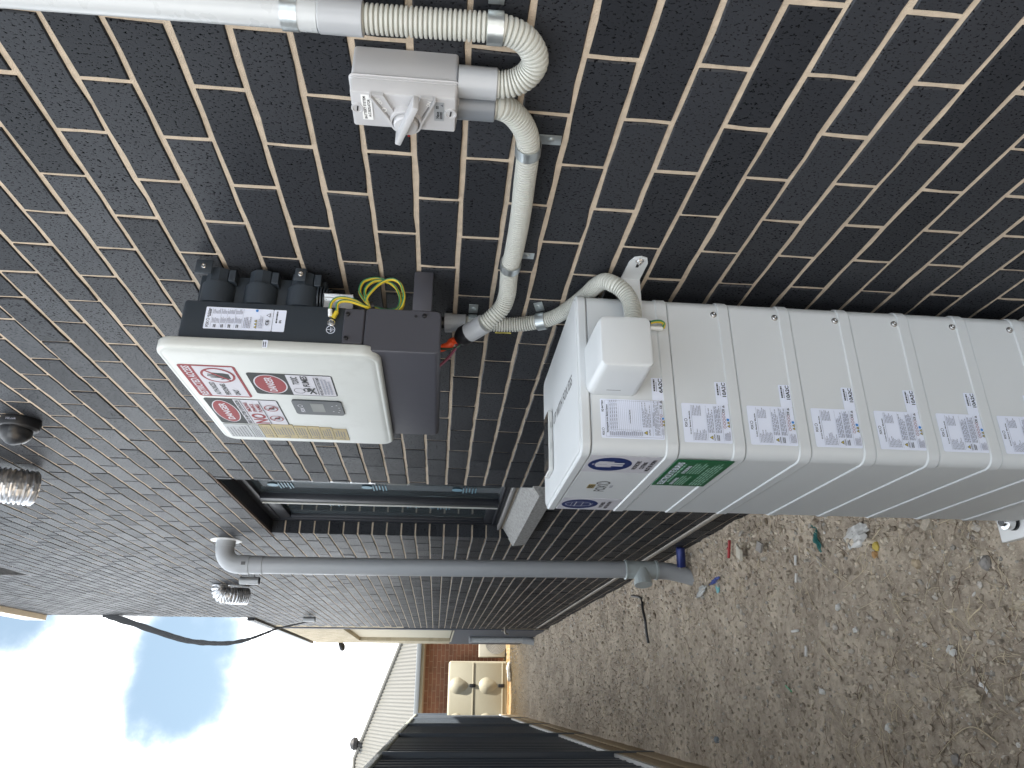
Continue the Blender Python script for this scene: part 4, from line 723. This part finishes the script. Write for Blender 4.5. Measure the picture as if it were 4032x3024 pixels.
# ------------------------------------------------------------------ things along the wall, farther off
dp = thing('waste_pipe', (-.14, 3.88, 0), 'large grey drain pipe with elbow out of the wall running down to the soil', 'pipe')
PXc = -.147
obj('wall_flange', B().lathe([(0, .094), (.003, .094), (.005, .090), (.006, .056)], (0, 3.88, 2.965), (-1, 0, 0), 36), mat('pale flange plastic', (.62, .62, .62), .4), dp)
el = [(-.003, 3.88, 2.965), (-.05, 3.88, 2.965)] + [(-.05-.097*math.sin(a), 3.88, 2.868+.097*math.cos(a)) for a in np.linspace(.15, 1.57, 9)] + [(PXc, 3.88, 2.80), (PXc, 3.88, 2.72)]
obj('elbow', B().tube(el, .0555, 28), pvc, dp); obj('elbow_socket', B().lathe([(0, .0585), (.06, .0585), (.061, .054)], (PXc, 3.88, 2.86), (0, 0, -1), 28).lathe([(0, .0585), (.035, .0585)], (-.005, 3.88, 2.965), (-1, 0, 0), 28), pvc, dp)
obj('elbow_mark', B().box(PXc-.010, PXc+.010, 3.8205, 3.8212, 2.815, 2.84), mid_ink, dp)
obj('pipe', B().tube([(PXc, 3.88, 2.73), (-.143, 3.88, 1.5), (-.132, 3.88, .40)], .0530, 28), pvc, dp); obj('pipe_socket', B().lathe([(0, .0565), (.045, .0565), (.046, .053)], (PXc, 3.88, 2.765), (0, 0, -1), 28), pvc, dp)
tee = obj('tee', B().lathe([(0, .056), (.003, .063), (.013, .063), (.016, .0575), (.20, .0575), (.203, .063), (.217, .063), (.22, .056)], (-.132, 3.88, .435), (0, 0, -1), 28), mat('pale grey fitting', (.42, .46, .46), .38), dp)
obj('tee_branch', B().tube([(-.135, 3.87, .325), (-.205, 3.85, .325)], .052, 24), mat('pale grey fitting', (.4, .4, .4)), dp); obj('access_cap', B().lathe([(0, .058), (.028, .058), (.030, .054)], (-.205, 3.85, .325), (-1, -.25, 0), 16), mat('pale grey fitting', (.4, .4, .4)), dp, ang=20)
obj('pipe_bend', B().tube(spline([(-.133, 3.88, .23), (-.137, 3.88, .15), (-.150, 3.88, .07), (-.178, 3.87, -.03)], 5), .0545, 26), pvc, dp)

def updown(y, z0, z1, lab):
    o = thing('wall_light', (0, y, z0), lab, 'light', 'round up and down lights on the brick wall')
    obj('light_body', B().lathe([(0, .028), (.002, .030), (z1-z0-.002, .030), (z1-z0, .028)], (-.052, y, z0), (0, 0, 1), 22), mat('light housing', (.34, .35, .36), .35, .3), o)
    obj('grille', B().lathe([(0, .026), (.001, .026)], (-.052, y, z0-.0015), (0, 0, 1), 18).box(-.076, -.028, y-.002, y+.002, z0-.005, z0-.0012).box(-.076, -.028, y-.014, y-.010, z0-.005, z0-.0012).box(-.076, -.028, y+.010, y+.014, z0-.005, z0-.0012), black_p, o)
    obj('bracket', B().box(-.03, 0, y-.012, y+.012, z0+.04, z0+.08), mat('light housing', (.3, .3, .3)), o)
updown(5.30, 3.07, 3.22, 'small cylindrical wall light just behind the elbow of the drain pipe'); updown(8.62, 3.13, 3.27, 'small cylindrical wall light at the far end of the wall near the hanging strip')

def duct(y, ztop, zb, r, lab, seed):
    o = thing('foil_duct', (-.08, y, zb), lab, 'duct', 'flexible foil ducts hanging out of the wall'); rnd = random.Random(seed)
    P = resample(spline([(.01, y, ztop), (-.04, y, ztop+.002), (-.080, y, ztop-.03), (-.088, y+.01, ztop-.10), (-.086, y+.05, zb+.05), (-.082, y+.10, zb-.01)], 10), .0046); b = B(); n = 40; K = len(P); v = []
    T = [(P[min(i+1, K-1)]-P[max(i-1, 0)]).normalized() for i in range(K)]; e = Vector((0, 1, 0))
    for i in range(K):
        e = (e-T[i]*e.dot(T[i])).normalized(); g_ = T[i].cross(e); rr = r*(1+.055*(1 if i % 4 in (0, 1) else -1))
        for j in range(n):
            a = 2*math.pi*j/n; k = rr*(1+.05*mnoise.noise((math.cos(a)*4+seed, math.sin(a)*4, i*.35))+.02*mnoise.noise((math.cos(a)*11, math.sin(a)*11, i*.9+seed))); v.append(P[i]+e*math.cos(a)*k+g_*math.sin(a)*k)
    b.add(v, [(i*n+j, i*n+(j+1) % n, (i+1)*n+(j+1) % n, (i+1)*n+j) for i in range(K-1) for j in range(n)]); obj('foil_sleeve', b, foil_m, o, ang=18)
duct(2.28, 3.63, 3.36, .070, 'crinkled foil duct beside the black dome camera', 3); duct(6.0, 3.56, 3.355, .070, 'crinkled foil duct below the far eave beyond the drain pipe', 8)

sec = thing('security_camera', (0, 1.72, 3.06), 'black dome security camera on the brick wall above the inverter', 'camera')
cc0 = Vector((0, 1.735, 3.105)); cbm = mat('black camera housing', (.007, .008, .011), .45, var=.1)
obj('camera_base', B().lathe([(0, .062), (.012, .064), (.030, .060), (.038, .052)], cc0, (-1, 0, 0), 32), cbm, sec)
obj('camera_eye', B().lathe([(.02, .050), (.045, .0505), (.062, .046), (.078, .034), (.090, .016), (.093, .002)], cc0, (-1, -.12, .12), 28), cbm, sec)
obj('camera_hood', B().lathe([(.040, .053), (.055, .0515), (.070, .044), (.080, .034)], cc0, (-1, -.12, .12), 24, a0=2.3, a1=4.6, cap=False), mat('camera trim', (.016, .017, .02), .3), sec)
s = Sticker((-.030, 1.6713, 3.098), (0, 0, -1), (0, -1, 0), .04, .010, V=(-1, 0, 0)); s.P0 = Vector((-.012, 1.6705, 3.120)); s.lay = .0008; s.text('HiLook', 0, 0, .008, grey_ink, .034); obj('lettering', flat_mesh('lettering', s.b, s.mats), None, sec)

st = thing('hanging_strip', (-.15, 9.0, 3.25), 'black torn strip of sheeting hanging in a loop from the far corner of the wall', 'strip')
P = spline([(.02, 9.05, 5.80), (-.013, 9.0, 5.70), (-.09, 9.0, 5.42), (-.179, 9.0, 5.13), (-.265, 9.0, 4.83), (-.301, 9.0, 4.649), (-.318, 9.0, 4.42), (-.315, 9.0, 4.218), (-.285, 9.0, 4.05), (-.249, 9.0, 3.928), (-.19, 9.0, 3.78), (-.135, 9.0, 3.64), (-.08, 9.02, 3.42), (-.037, 9.02, 3.25), (-.003, 9.05, 3.20)], 7)
b = B(); K = len(P)
for i in range(K):
    wv = (.036*(1-(i/K)**2)+.004)*(1+.35*mnoise.noise((i*.3, 0, 0))); tw = .25+1.0*(i/K); T = (P[min(i+1, K-1)]-P[max(i-1, 0)]).normalized(); nn = Vector((0, 1, 0)).cross(T).normalized(); d = nn*math.cos(tw)+Vector((0, 1, 0))*math.sin(tw)*.6; q = d.cross(T).normalized()*.003
    b.v += [tuple(P[i]+d*wv+q), tuple(P[i]+d*wv*.2+q*2.5), tuple(P[i]-d*wv+q), tuple(P[i]-d*wv-q), tuple(P[i]+d*wv*.2+q*.5), tuple(P[i]+d*wv-q)]
b.f = [(i*6+j, i*6+(j+1) % 6, (i+1)*6+(j+1) % 6, (i+1)*6+j) for i in range(K-1) for j in range(6)]; b.m = [0]*len(b.f)
obj('sheeting', b, soft_black, st)

tp = thing('garden_tap', (-.02, 10.07, .6), 'brass garden tap low on the far end of the wall', 'tap'); tpm = mat('weathered brass', (.32, .29, .24), .4, .7, var=.3)
obj('tap_body', B().tube(spline([(0, 10.07, .664), (-.05, 10.07, .664), (-.085, 10.07, .655), (-.10, 10.07, .61)], 5), .012, 12), tpm, tp); obj('tap_handle', B().lathe([(0, .008), (.03, .008)], (-.05, 10.07, .67), (0, 0, 1), 10).box(-.056, -.044, 10.035, 10.105, .70, .710, .003), tpm, tp); obj('tap_riser', B().tube([(-.02, 10.09, .60), (-.02, 10.09, -.02)], .009, 10), tpm, tp)
d2 = thing('downpipe', (-.05, 11.9, 0), 'pale grey downpipe stub against the far grey rendered wall', 'pipe')
obj('pipe', B().tube([(-.06, 11.9, 1.08), (-.06, 11.9, .18)], .045, 16), mat('pale grey pipe', (.5, .5, .5)), d2); obj('pipe_head', B().lathe([(0, .055), (.04, .055)], (-.06, 11.9, 1.06), (0, 0, 1), 16), pvc, d2); obj('pipe_shoe', B().tube([(-.06, 11.9, .20), (-.065, 11.9, .10), (-.09, 11.88, -.02)], .058, 16), pvc, d2)
fc = thing('far_camera', (-.05, 14.0, 3.5), 'small black camera under the roof edge at the far corner of the house', 'camera'); fc.name = 'security_camera'
obj('camera_body', B().lathe([(0, .05), (.05, .06), (.11, .045), (.13, .02)], (-.03, 13.95, 3.44), (-1, -.2, -.3), 14), black_p, fc); obj('camera_mount', B().box(-.06, .02, 13.92, 13.98, 3.42, 3.50), black_p, fc)

# ------------------------------------------------------------------ fence
fe = thing('fence', (-1.28, 8, 0), 'dark corrugated steel boundary fence on pale timber plinth', 'fence')
FX = -1.29; posts = [5.1+2.62*i for i in range(-2, 5)]; FZ0, FZ1 = .285, 2.02
for i in range(len(posts)-1):
    y0, y1 = posts[i]+.03, posts[i+1]-.03; prof = []; y = y0
    while y < y1:
        for dy, dx in ((0, 0), (.055, 0), (.070, -.022), (.105, -.022), (.120, 0), (.19, 0), (.195, .006), (.20, 0)):
            if y+dy < y1: prof.append((FX-.012+dx*1.0, y+dy))
        y += .2
    prof.append((FX-.012, y1)); n = len(prof); b = B(); b.add([(x, yy, FZ0) for x, yy in prof]+[(x, yy, FZ1) for x, yy in prof]+[(x-.003, yy, FZ0) for x, yy in prof]+[(x-.003, yy, FZ1) for x, yy in prof], [(j, j+1, n+j+1, n+j) for j in range(n-1)]+[(2*n+j, 3*n+j, 3*n+j+1, 2*n+j+1) for j in range(n-1)])
    obj('fence_sheet', b, fence_m, fe, smooth=False)
    obj('top_rail', B().box(FX-.045, FX+.012, y0-.0285, y1+.0285, FZ1-.03, FZ1+.012, .004), fence_cap, fe); obj('bottom_rail', B().box(FX-.04, FX+.012, y0, y1, FZ0-.03, FZ0+.004, .003), mat('pale rail', (.6, .6, .58), .5), fe)
    for k, (a, c) in enumerate(((-.12, .118), (.123, .252))): obj('plinth_board', B().box(FX-.035, FX+.02-.006*k, y0-.03, y1+.03-.004, a, c, .006), slee_m, fe)
for y in posts: obj('fence_post', B().box(FX-.05, FX+.026, y-.026, y+.026, -.2, FZ1-.032, .005), fence_m, fe)

# ------------------------------------------------------------------ far house, tank, air conditioner
HY = 16.3
fh = thing('far_house', (-2, HY, 0), 'red brown brick house with pale corrugated roof beyond the yard', 'house'); fh.name = 'house'
fw_ = obj('wall', B().box(-7, 2.6, HY+.003, HY+.12, -.2, 1.98), far_mortar, fh, smooth=False)
sh = None; cnt = 0; rest = B()
for k in range(25):
    zc = -.15+k*.086
    if zc > 1.90: break
    off = 0 if k % 2 else .12
    for n in range(-14, 12):
        xc = off+n*.24
        if not -3 < xc < 1.6: continue
        if sh is None: sh = B().box(-.115, .115, 0, .05, -.038, .038, .003, 1).mesh('far_brick', red_brick, smooth=False)
        vis = -1.35 < xc < .35
        if vis and cnt < 290: o = bpy.data.objects.new('brick', sh); COL.objects.link(o); o.parent = fw_; o.location = (xc, HY-.004, zc); o.matrix_parent_inverse = Matrix(); cnt += 1
        else: rest.box(xc-.115, xc+.115, HY-.004, HY+.05, zc-.038, zc+.038)
o = obj('bricks', rest, red_brick, fh, smooth=False); o['kind'] = 'stuff'
obj('fascia', B().box(-7.2, 1.15, HY-.42, HY-.40, 1.90, 2.02).box(-7.2, 1.15, HY-.40, HY+.01, 1.90, 1.915), cream_r, fh, smooth=False)
obj('gutter', B().box(-7.2, 1.17, HY-.54, HY-.422, 1.96, 2.06, .01), mat('grey gutter', (.20, .22, .24), .4), fh)
# hip roof of corrugated sheet: eave line at y = HY-0.45, hip from the right corner up to the ridge
EY, EZ, XC, TAN = HY-.45, 2.045, 1.05, .43
b = B(); x = -7.0; pr = []
while x <= XC: pr.append(x); x += .076/6
vv = []; ff = []; m = 7
for i, x in enumerate(pr):
    top = min(3.40, XC-x); amp = .012*math.cos(2*math.pi*x/.076)
    for j in range(m): d = top*j/(m-1); vv.append((x, EY+d, EZ+d*TAN+amp))
ff = [(i*m+j, (i+1)*m+j, (i+1)*m+j+1, i*m+j+1) for i in range(len(pr)-1) for j in range(m-1)]
b.add(vv, ff); rf = obj('roof', b, roof_m, fh, ang=80)
obj('hip_capping', B().tube([(XC, EY, EZ+.02), (XC-3.4, EY+3.4, EZ+3.4*TAN+.02)], .05, 8).tube([(XC-3.4, EY+3.4, EZ+3.4*TAN+.02), (-7, EY+3.4, EZ+3.4*TAN+.02)], .05, 8), roof_m, rf)
obj('roof_back', B().add([(XC, EY, EZ-.03), (XC, EY+6.8, EZ-.03), (XC-3.4, EY+3.4, EZ+3.4*TAN-.03), (-7, EY+3.4, EZ+3.4*TAN-.03), (-7, EY+6.8, EZ-.03)], [(0, 1, 2), (2, 1, 4, 3)]), roof_m, fh, smooth=False)
obj('roof_vent', B().lathe([(0, .07), (.10, .07), (.12, .13), (.20, .15), (.27, .11), (.30, .03)], (-2.02, EY+3.05, EZ+3.05*TAN-.02), (0, 0, 1), 14), mat('dark vent', (.022, .022, .025), .6), rf)

tk = thing('water_tank', (-.75, 15.4, .11), 'cream slimline water tank standing against the red brick house', 'tank')
TX0, TX1, TY, TZ0, TZ1 = -1.95, -.255, 15.50, .11, 1.36
tb_ = obj('tank_body', B().rstack('y', TX0, TX1, TZ0, TZ1, .05, [(TY, .035), (TY+.012, .012), (TY+.03, 0), (TY+.60, 0), (TY+.62, .02)], 6), tank_m, tk)
def dimple(xc, zt, zb):     # conical press-marks of a slimline tank
    zc = zt-.16; b = B(); n = 24; v = [(xc, TY-.075, zc)]
    for r, dy in ((.10, -.055), (.165, -.002)):
        for i in range(n):
            a = 2*math.pi*i/n; dz = math.sin(a)*r
            if dz < -.06: dz = dz*1.35; rx = math.cos(a)*r*.78
            else: rx = math.cos(a)*r
            v.append((xc+rx, TY+dy, zc+dz))
    f = [(0, 1+i, 1+(i+1) % n) for i in range(n)]+[(1+i, 1+n+i, 1+n+(i+1) % n, 1+(i+1) % n) for i in range(n)]
    return obj('tank_dimple', b.add(v, f), tank_m, tb_, ang=60)
for xc in (-.735, -1.42):
    for zt, zc in ((1.33, .845), (.72, .235)):
        dimple(xc, zt, zc); obj('tank_clip', B().box(xc-.034, xc+.034, TY-.03, TY+.002, zc-.055, zc+.075, .012), black_p, tb_)
for z in (.845, .225): obj('tank_rib', B().box(TX0+.03, TX1-.03, TY-.014, TY+.002, z-.013, z+.013, .006), tank_m, tb_)
ac = thing('air_conditioner', (.1, 15.7, .11), 'beige air conditioner condenser on the ground beside the water tank', 'air conditioner')
acb = obj('casing', B().box(-.165, .72, 15.62, 15.95, .155, .72, .015), ac_m, ac); AC0 = (.13, 15.618, .36)
for r in np.linspace(.03, .235, 9): obj('grille_ring', B().lathe([(0, r), (.006, r), (.006, r-.006), (0, r-.006)], AC0, (0, -1, 0), 28, cap=False), mat('grille grey', (.45, .45, .43), .5), acb)
obj('fan_shade_disc', B().lathe([(0, .24), (.001, .24)], AC0, (0, -1, 0), 28), mat('fan shadow', (.22, .22, .21), .7), acb); obj('foot_rail', B().box(-.14, -.08, 15.60, 15.97, .09, .155), black_p, ac); obj('foot_rail', B().box(.62, .68, 15.60, 15.97, .09, .155), black_p, ac)  # flat disc whose darker grey paints in the shade behind the grille
bk = thing('sand_heap', (-.5, 15, .05), 'crumpled pale wrapping lying on the yellow soil before the tank', 'wrapper'); bk.name = 'wrapper'
b = B(); V, Fc = ico()
for q in range(9): c = Vector((-.60+.10*(q % 3)+.05*rng.random(), 14.9+.04*q, .12+.02*rng.random())); b.add([c+Vector((p.x*.11*rng.uniform(.6, 1.2), p.y*.05, p.z*.035*rng.uniform(.5, 1.3))) for p in V], Fc)
obj('sheet', b, mat('pale wrapper', (.66, .60, .50), .7), bk, smooth=False)
tr = thing('timber_edging', (-.6, 15.1, .1), 'yellow timber board edging in front of the water tank', 'board'); obj('board', B().box(-1.25, .7, 15.28, 15.32, .0, .14, .004), mat('sunny timber', (.34, .21, .09), .7, var=.3, vscale=9), tr); obj('board', B().box(-1.25, .7, 15.324, 15.36, -.05, .10, .004), mat('sunny timber', (.4, .2, .1)), tr)  # yellow is the boards' own colour

# ------------------------------------------------------------------ litter and stones on the soil
def lit(name, b, m, label, cat, group=None, smooth=False, z=None): o = obj(name, b, m, None, smooth); return tag(o, label, cat, group)
def rock(c, sx, sy, sz, m, name, label, cat, seed, grp=None):
    rnd = random.Random(seed); bm = bmesh.new(); bmesh.ops.create_icosphere(bm, subdivisions=3, radius=1); bm.verts.index_update(); v = []
    for q in bm.verts: k = 1+.34*mnoise.noise(q.co*1.5+Vector((seed, 0, 0)))+.16*mnoise.noise(q.co*4+Vector((0, seed, 0)))+rnd.uniform(-.02, .02); v.append((c[0]+q.co.x*sx*k, c[1]+q.co.y*sy*k, gh(c[0], c[1])+sz*.45+q.co.z*sz*k))
    f = [[a.index for a in q.verts] for q in bm.faces]; bm.free(); return lit(name, B().add(v, f), m, label, cat, grp, True)
def strip(c, d, l, wd, h, m, name, label, cat, curl=0.0, grp=None, th=.0012):
    d = Vector((d[0], d[1], 0)).normalized(); nn = Vector((-d.y, d.x, 0)); P = []; z0 = gh(c[0], c[1])+.008; n = 7
    top = []; bot = []
    for i in range(n):
        t = i/(n-1)-.5; p = Vector((c[0], c[1], z0))+d*l*t+Vector((0, 0, h*(math.sin(i*1.9)*.5+.5)+curl*t*t*4)); k = wd*(1+.25*math.sin(i*2.3)); top.append((p+nn*k/2, p-nn*k/2))
    v = [q for a in top for q in a]+[q-Vector((0, 0, th)) for a in top for q in a]; f = []
    for i in range(n-1): f += [(2*i, 2*i+1, 2*i+3, 2*i+2), (2*n+2*i, 2*n+2*i+2, 2*n+2*i+3, 2*n+2*i+1), (2*i, 2*i+2, 2*n+2*i+2, 2*n+2*i), (2*i+1, 2*n+2*i+1, 2*n+2*i+3, 2*i+3)]
    f += [(0, 2*n, 2*n+1, 1), (2*n-2, 2*n-1, 4*n-1, 4*n-2)]
    return lit(name, B().add(v, f), m, label, cat, grp)
def sheet(c, l, wd, ang, amp, m, name, label, cat, seed, grp=None):
    n = 11; rnd = random.Random(seed); z0 = gh(c[0], c[1])+.006; ca, sa = math.cos(ang), math.sin(ang); up_, lo_ = [], []
    for i in range(n):
        for j in range(n):
            a, q = i/(n-1)*2-1, j/(n-1)*2-1; k = 1-.55*abs(mnoise.noise((a*1.6+seed, q*1.6, 4.4)))-.25*(a*a*q*q); u, v_ = a*l/2*k, q*wd/2*k*(1-.35*a*a)
            z = z0+amp*(.5+mnoise.noise((a*2.2+seed, q*2.2, .7))+.55*mnoise.noise((a*5, q*5+seed, 2.1))); up_.append((c[0]+u*ca-v_*sa, c[1]+u*sa+v_*ca, z)); lo_.append((c[0]+u*ca-v_*sa, c[1]+u*sa+v_*ca, z-.0012))
    f = []
    for i in range(n-1):
        for j in range(n-1): k = i*n+j; f += [(k, k+1, k+n+1, k+n), (n*n+k, n*n+k+n, n*n+k+n+1, n*n+k+1)]
    for i in range(n-1): f += [(i, n*n+i, n*n+i+1, i+1), (n*(n-1)+i, n*(n-1)+i+1, n*n+n*(n-1)+i+1, n*n+n*(n-1)+i), (i*n, (i+1)*n, n*n+(i+1)*n, n*n+i*n), (i*n+n-1, n*n+i*n+n-1, n*n+(i+1)*n+n-1, (i+1)*n+n-1)]
    return lit(name, B().add(up_+lo_, f), m, label, cat, grp)
can = thing('drink_can', (-.06, 3.81, .05), 'dark blue drink can leaning by the foot of the drain pipe', 'can')
cd0 = Vector((-.000, 3.77, .085)); cdd = Vector((-.135, .045, -.012)).normalized()
obj('can_body', B().lathe([(0, .020), (.004, .026), (.010, .0285), (.118, .0285), (.126, .026)], cd0, cdd, 22), can_m, can); obj('can_rim', B().lathe([(0, .026), (.004, .0255), (.004, .023)], cd0+cdd*.1262, cdd, 22), steel, can)
lit('red_tube', B().tube([(-.088, 3.08, .035), (-.175, 3.13, .030)], .008, 12).tube([(-.125, 3.104, .033), (-.133, 3.110, .033)], .0105, 12), red_p, 'red plastic tube lying on the clods near the wall', 'tube', smooth=True)
lit('tile_shard', B().prism([(-.140, 2.94, .045), (-.195, 2.99, .030), (-.225, 2.95, .028), (-.175, 2.91, .040)], (.004, .004, .012)), mat('pale tile', (.52, .48, .40), .7), 'pale diamond shaped tile shard among the clods', 'shard')
lit('grey_shard', B().prism([(-.160, 2.72, .03), (-.20, 2.75, .03), (-.225, 2.70, .03), (-.185, 2.67, .03)], (0, 0, .01)), stone_g, 'small grey slab shard among the clods near the wall', 'shard')
sheet((-.255, 2.18), .13, .045, 3.3, .016, teal_p, 'plastic_scrap', 'torn teal plastic scrap in the soil beside the battery stack', 'plastic', 11)
sheet((-.295, 1.915), .21, .10, 1.7, .022, mat('clear crumpled film', (.55, .54, .52), .3, var=.1), 'crumpled_bag', 'crumpled pale plastic bag on the soil beside the battery stack', 'bag', 3)
rock((-.355, 1.81), .018, .015, .011, mat('yellow foam', (.55, .42, .10), .9, var=.3), 'foam_piece', 'lump of yellow foam on the soil beside the battery stack', 'foam', 4); rock((-.385, 1.825), .015, .013, .010, mat('tan foam', (.48, .28, .12), .9, var=.3), 'foam_piece', 'lump of orange tan foam beside the yellow one', 'foam', 5)
for i, (c, d, l, lab) in enumerate((((-.305, 2.428), (-.04, .01), .045, 'narrow white scrap nearest the wall on the bare soil'), ((-.380, 2.455), (-.03, .01), .04, 'narrow white scrap just left of a similar one near the wall'), ((-.607, 2.51), (0, -1), .06, 'short white scrap lying along the yard in mid soil'), ((-.696, 2.436), (-.04, .01), .045, 'white paper roll in the middle of the bare soil'))):
    lit('white_scrap', B().tube([(c[0]-d[0]/math.hypot(*d)*l/2, c[1]-d[1]/math.hypot(*d)*l/2, gh(*c)+.010), (c[0]+d[0]/math.hypot(*d)*l/2, c[1]+d[1]/math.hypot(*d)*l/2, gh(*c)+.012)], .006, 9), cloth_w, lab, 'scrap', 'white scraps on the soil', True)
lit('green_strip', B().obox((-.847, 2.656, gh(-.847, 2.656)+.008), (-.013, -.027, 0), (.003, -.0015, 0), (0, 0, .002)), green_p, 'thin green plastic strip lying on the open soil', 'strip')
rock((-.738, 1.54), .017, .019, .012, stone_w, 'stone', 'bright white stone near a small white pebble by tangled straw', 'stone', 11); rock((-.715, 1.66), .008, .010, .007, stone_w, 'stone', 'small white pebble beside the bright white stone', 'stone', 12)
rock((-.981, 1.93), .015, .018, .011, stone_w, 'stone', 'pale crumbly stone on the fence side of the yard', 'stone', 13); rock((-1.112, 3.67), .018, .035, .014, mat('blue grey stone', (.17, .20, .23), .8, var=.5, vscale=40), 'stone', 'blue grey stone near the fence', 'stone', 14)
rock((-1.06, 1.62), .018, .018, .012, stone_g, 'stone', 'grey stone near the fence at the bottom of the yard', 'stone', 15); rock((-.50, 1.30), .022, .018, .016, stone_g, 'stone', 'dark grey stone beside the foot of the battery stack', 'stone', 16)
rock((-.30, 1.48), .02, .02, .014, stone_w, 'stone', 'whitish stone lying close behind the battery stack', 'stone', 17); rock((-.45, 1.62), .016, .02, .013, mat('tan stone', (.45, .36, .25), .9, var=.3), 'stone', 'tan stone in front of the battery stack', 'stone', 18)
rock((-.86, 2.36), .012, .02, .010, stone_w, 'stone', 'two part white pebble near the green strip', 'stone', 19); rock((-.64, 2.03), .011, .013, .009, stone_w, 'stone', 'tiny white pebble in the middle of the soil', 'stone', 20); rock((-.545, 2.12), .013, .016, .01, stone_w, 'stone', 'white pebble between the scraps and the wall', 'stone', 21)
sheet((-.87, 1.50), .11, .055, 1.5, .014, leaf_m, 'dead_leaf', 'large torn dead leaf beside tangled straw', 'leaf', 5); sheet((-.636, 1.20), .10, .035, 1.6, .016, leaf_m, 'dead_leaf', 'curled dead leaf at the near edge of the soil', 'leaf', 8)
strip((-.85, 1.427), (-.02, -.02), .035, .012, .002, cloth_w, 'white_scrap', 'white plastic sliver beside the large dead leaf', 'scrap', .004)
sheet((-.29, 3.66), .22, .06, 1.8, .012, mat('clear film', (.42, .42, .40), .25), 'wrapper', 'clear plastic wrapper lying near the drain pipe', 'wrapper', 14); sheet((-.26, 3.42), .18, .03, 1.7, .012, mat('blue packet', (.05, .08, .30), .4), 'wrapper', 'blue packet beside the clear wrapper near the drain pipe', 'wrapper', 17)
rock((-.305, 3.40), .026, .03, .008, mat('turquoise cap', (.10, .34, .36), .5), 'bottle_cap', 'turquoise lid beside the blue packet', 'lid', 22)
lit('black_hose', B().tube(spline([(-.12, 5.3, .02), (-.174, 5.014, .022), (-.26, 4.96, .03), (-.347, 4.923, .026), (-.43, 4.93, .02), (-.516, 4.925, .012)], 6), .010, 8), black_p, 'short black hose lying on the soil beyond the drain pipe', 'hose', smooth=True)
for i, pts in enumerate((((-.62, 1.36), (-.66, 1.42), (-.70, 1.40), (-.74, 1.46), (-.80, 1.50)), ((-.70, 1.23), (-.73, 1.20), (-.78, 1.26), (-.84, 1.30), (-.90, 1.28)), ((-.30, 1.75), (-.36, 1.86), (-.42, 1.90), (-.48, 2.05)), ((-1.0, 1.42), (-.96, 1.5), (-.99, 1.6), (-1.06, 1.7)), ((-.28, 2.30), (-.36, 2.18), (-.44, 2.06), (-.47, 1.98)), ((-.66, 2.30), (-.72, 2.24), (-.76, 2.20), (-.74, 2.14)))):
    P = spline([(x, y, gh(x, y)+.012+.008*math.sin(j*2.0)) for j, (x, y) in enumerate(pts)], 5)
    lit('root', B().tube(P, [.0020*(1-.6*j/len(P)) for j in range(len(P))], 6), straw_m, ('pale root tangled beside the large dead leaf', 'pale root at the near edge of the soil by the leaf', 'pale root creeping out from beside the battery stack', 'pale root bent along the fence side', 'long pale root crossing towards the white bag', 'forked pale root in the middle of the soil')[i], 'root', 'dry roots on the soil', True)

# ------------------------------------------------------------------ neighbouring house added out of frame beyond the fence to shade the side yard
nb = thing('added_shade_house', (-6, 1, 0), 'grey rendered house added out of view behind the fence to shade the yard', 'house'); nb.name = 'house'
NX = -2.75
obj('wall', B().box(-10, NX, 1.2, 9.3, -.2, 3.4), mat('pale grey render', (.34, .34, .35), .85, var=.06, vscale=3), nb, smooth=False)
obj('roof', B().prism([(-10.5, 0.9, 3.4), (NX+.3, 0.9, 3.4), (NX+.3, 0.9, 3.52), (-6.4, 0.9, 5.0), (-10.5, 0.9, 3.52)], (0, 8.7, 0)), mat('dark roof tile', (.06, .06, .065), .8, var=.2, vscale=3), nb, smooth=False)
for y in (2.2, 6.6):
    for z in (1.2,):
        f_ = obj('window', B().box(NX, NX+.03, y, y+1.3, z, z+.06).box(NX, NX+.03, y, y+1.3, z+1.04, z+1.1).box(NX, NX+.03, y, y+.06, z+.06, z+1.04).box(NX, NX+.03, y+1.24, y+1.3, z+.06, z+1.04).box(NX, NX+.03, y+.62, y+.68, z+.06, z+1.04), frame_m, nb, smooth=False)
        obj('pane', B().box(NX, NX+.01, y+.06, y+1.24, z+.06, z+1.04), mat('dark pane', (.02, .025, .03), .05), f_, smooth=False)
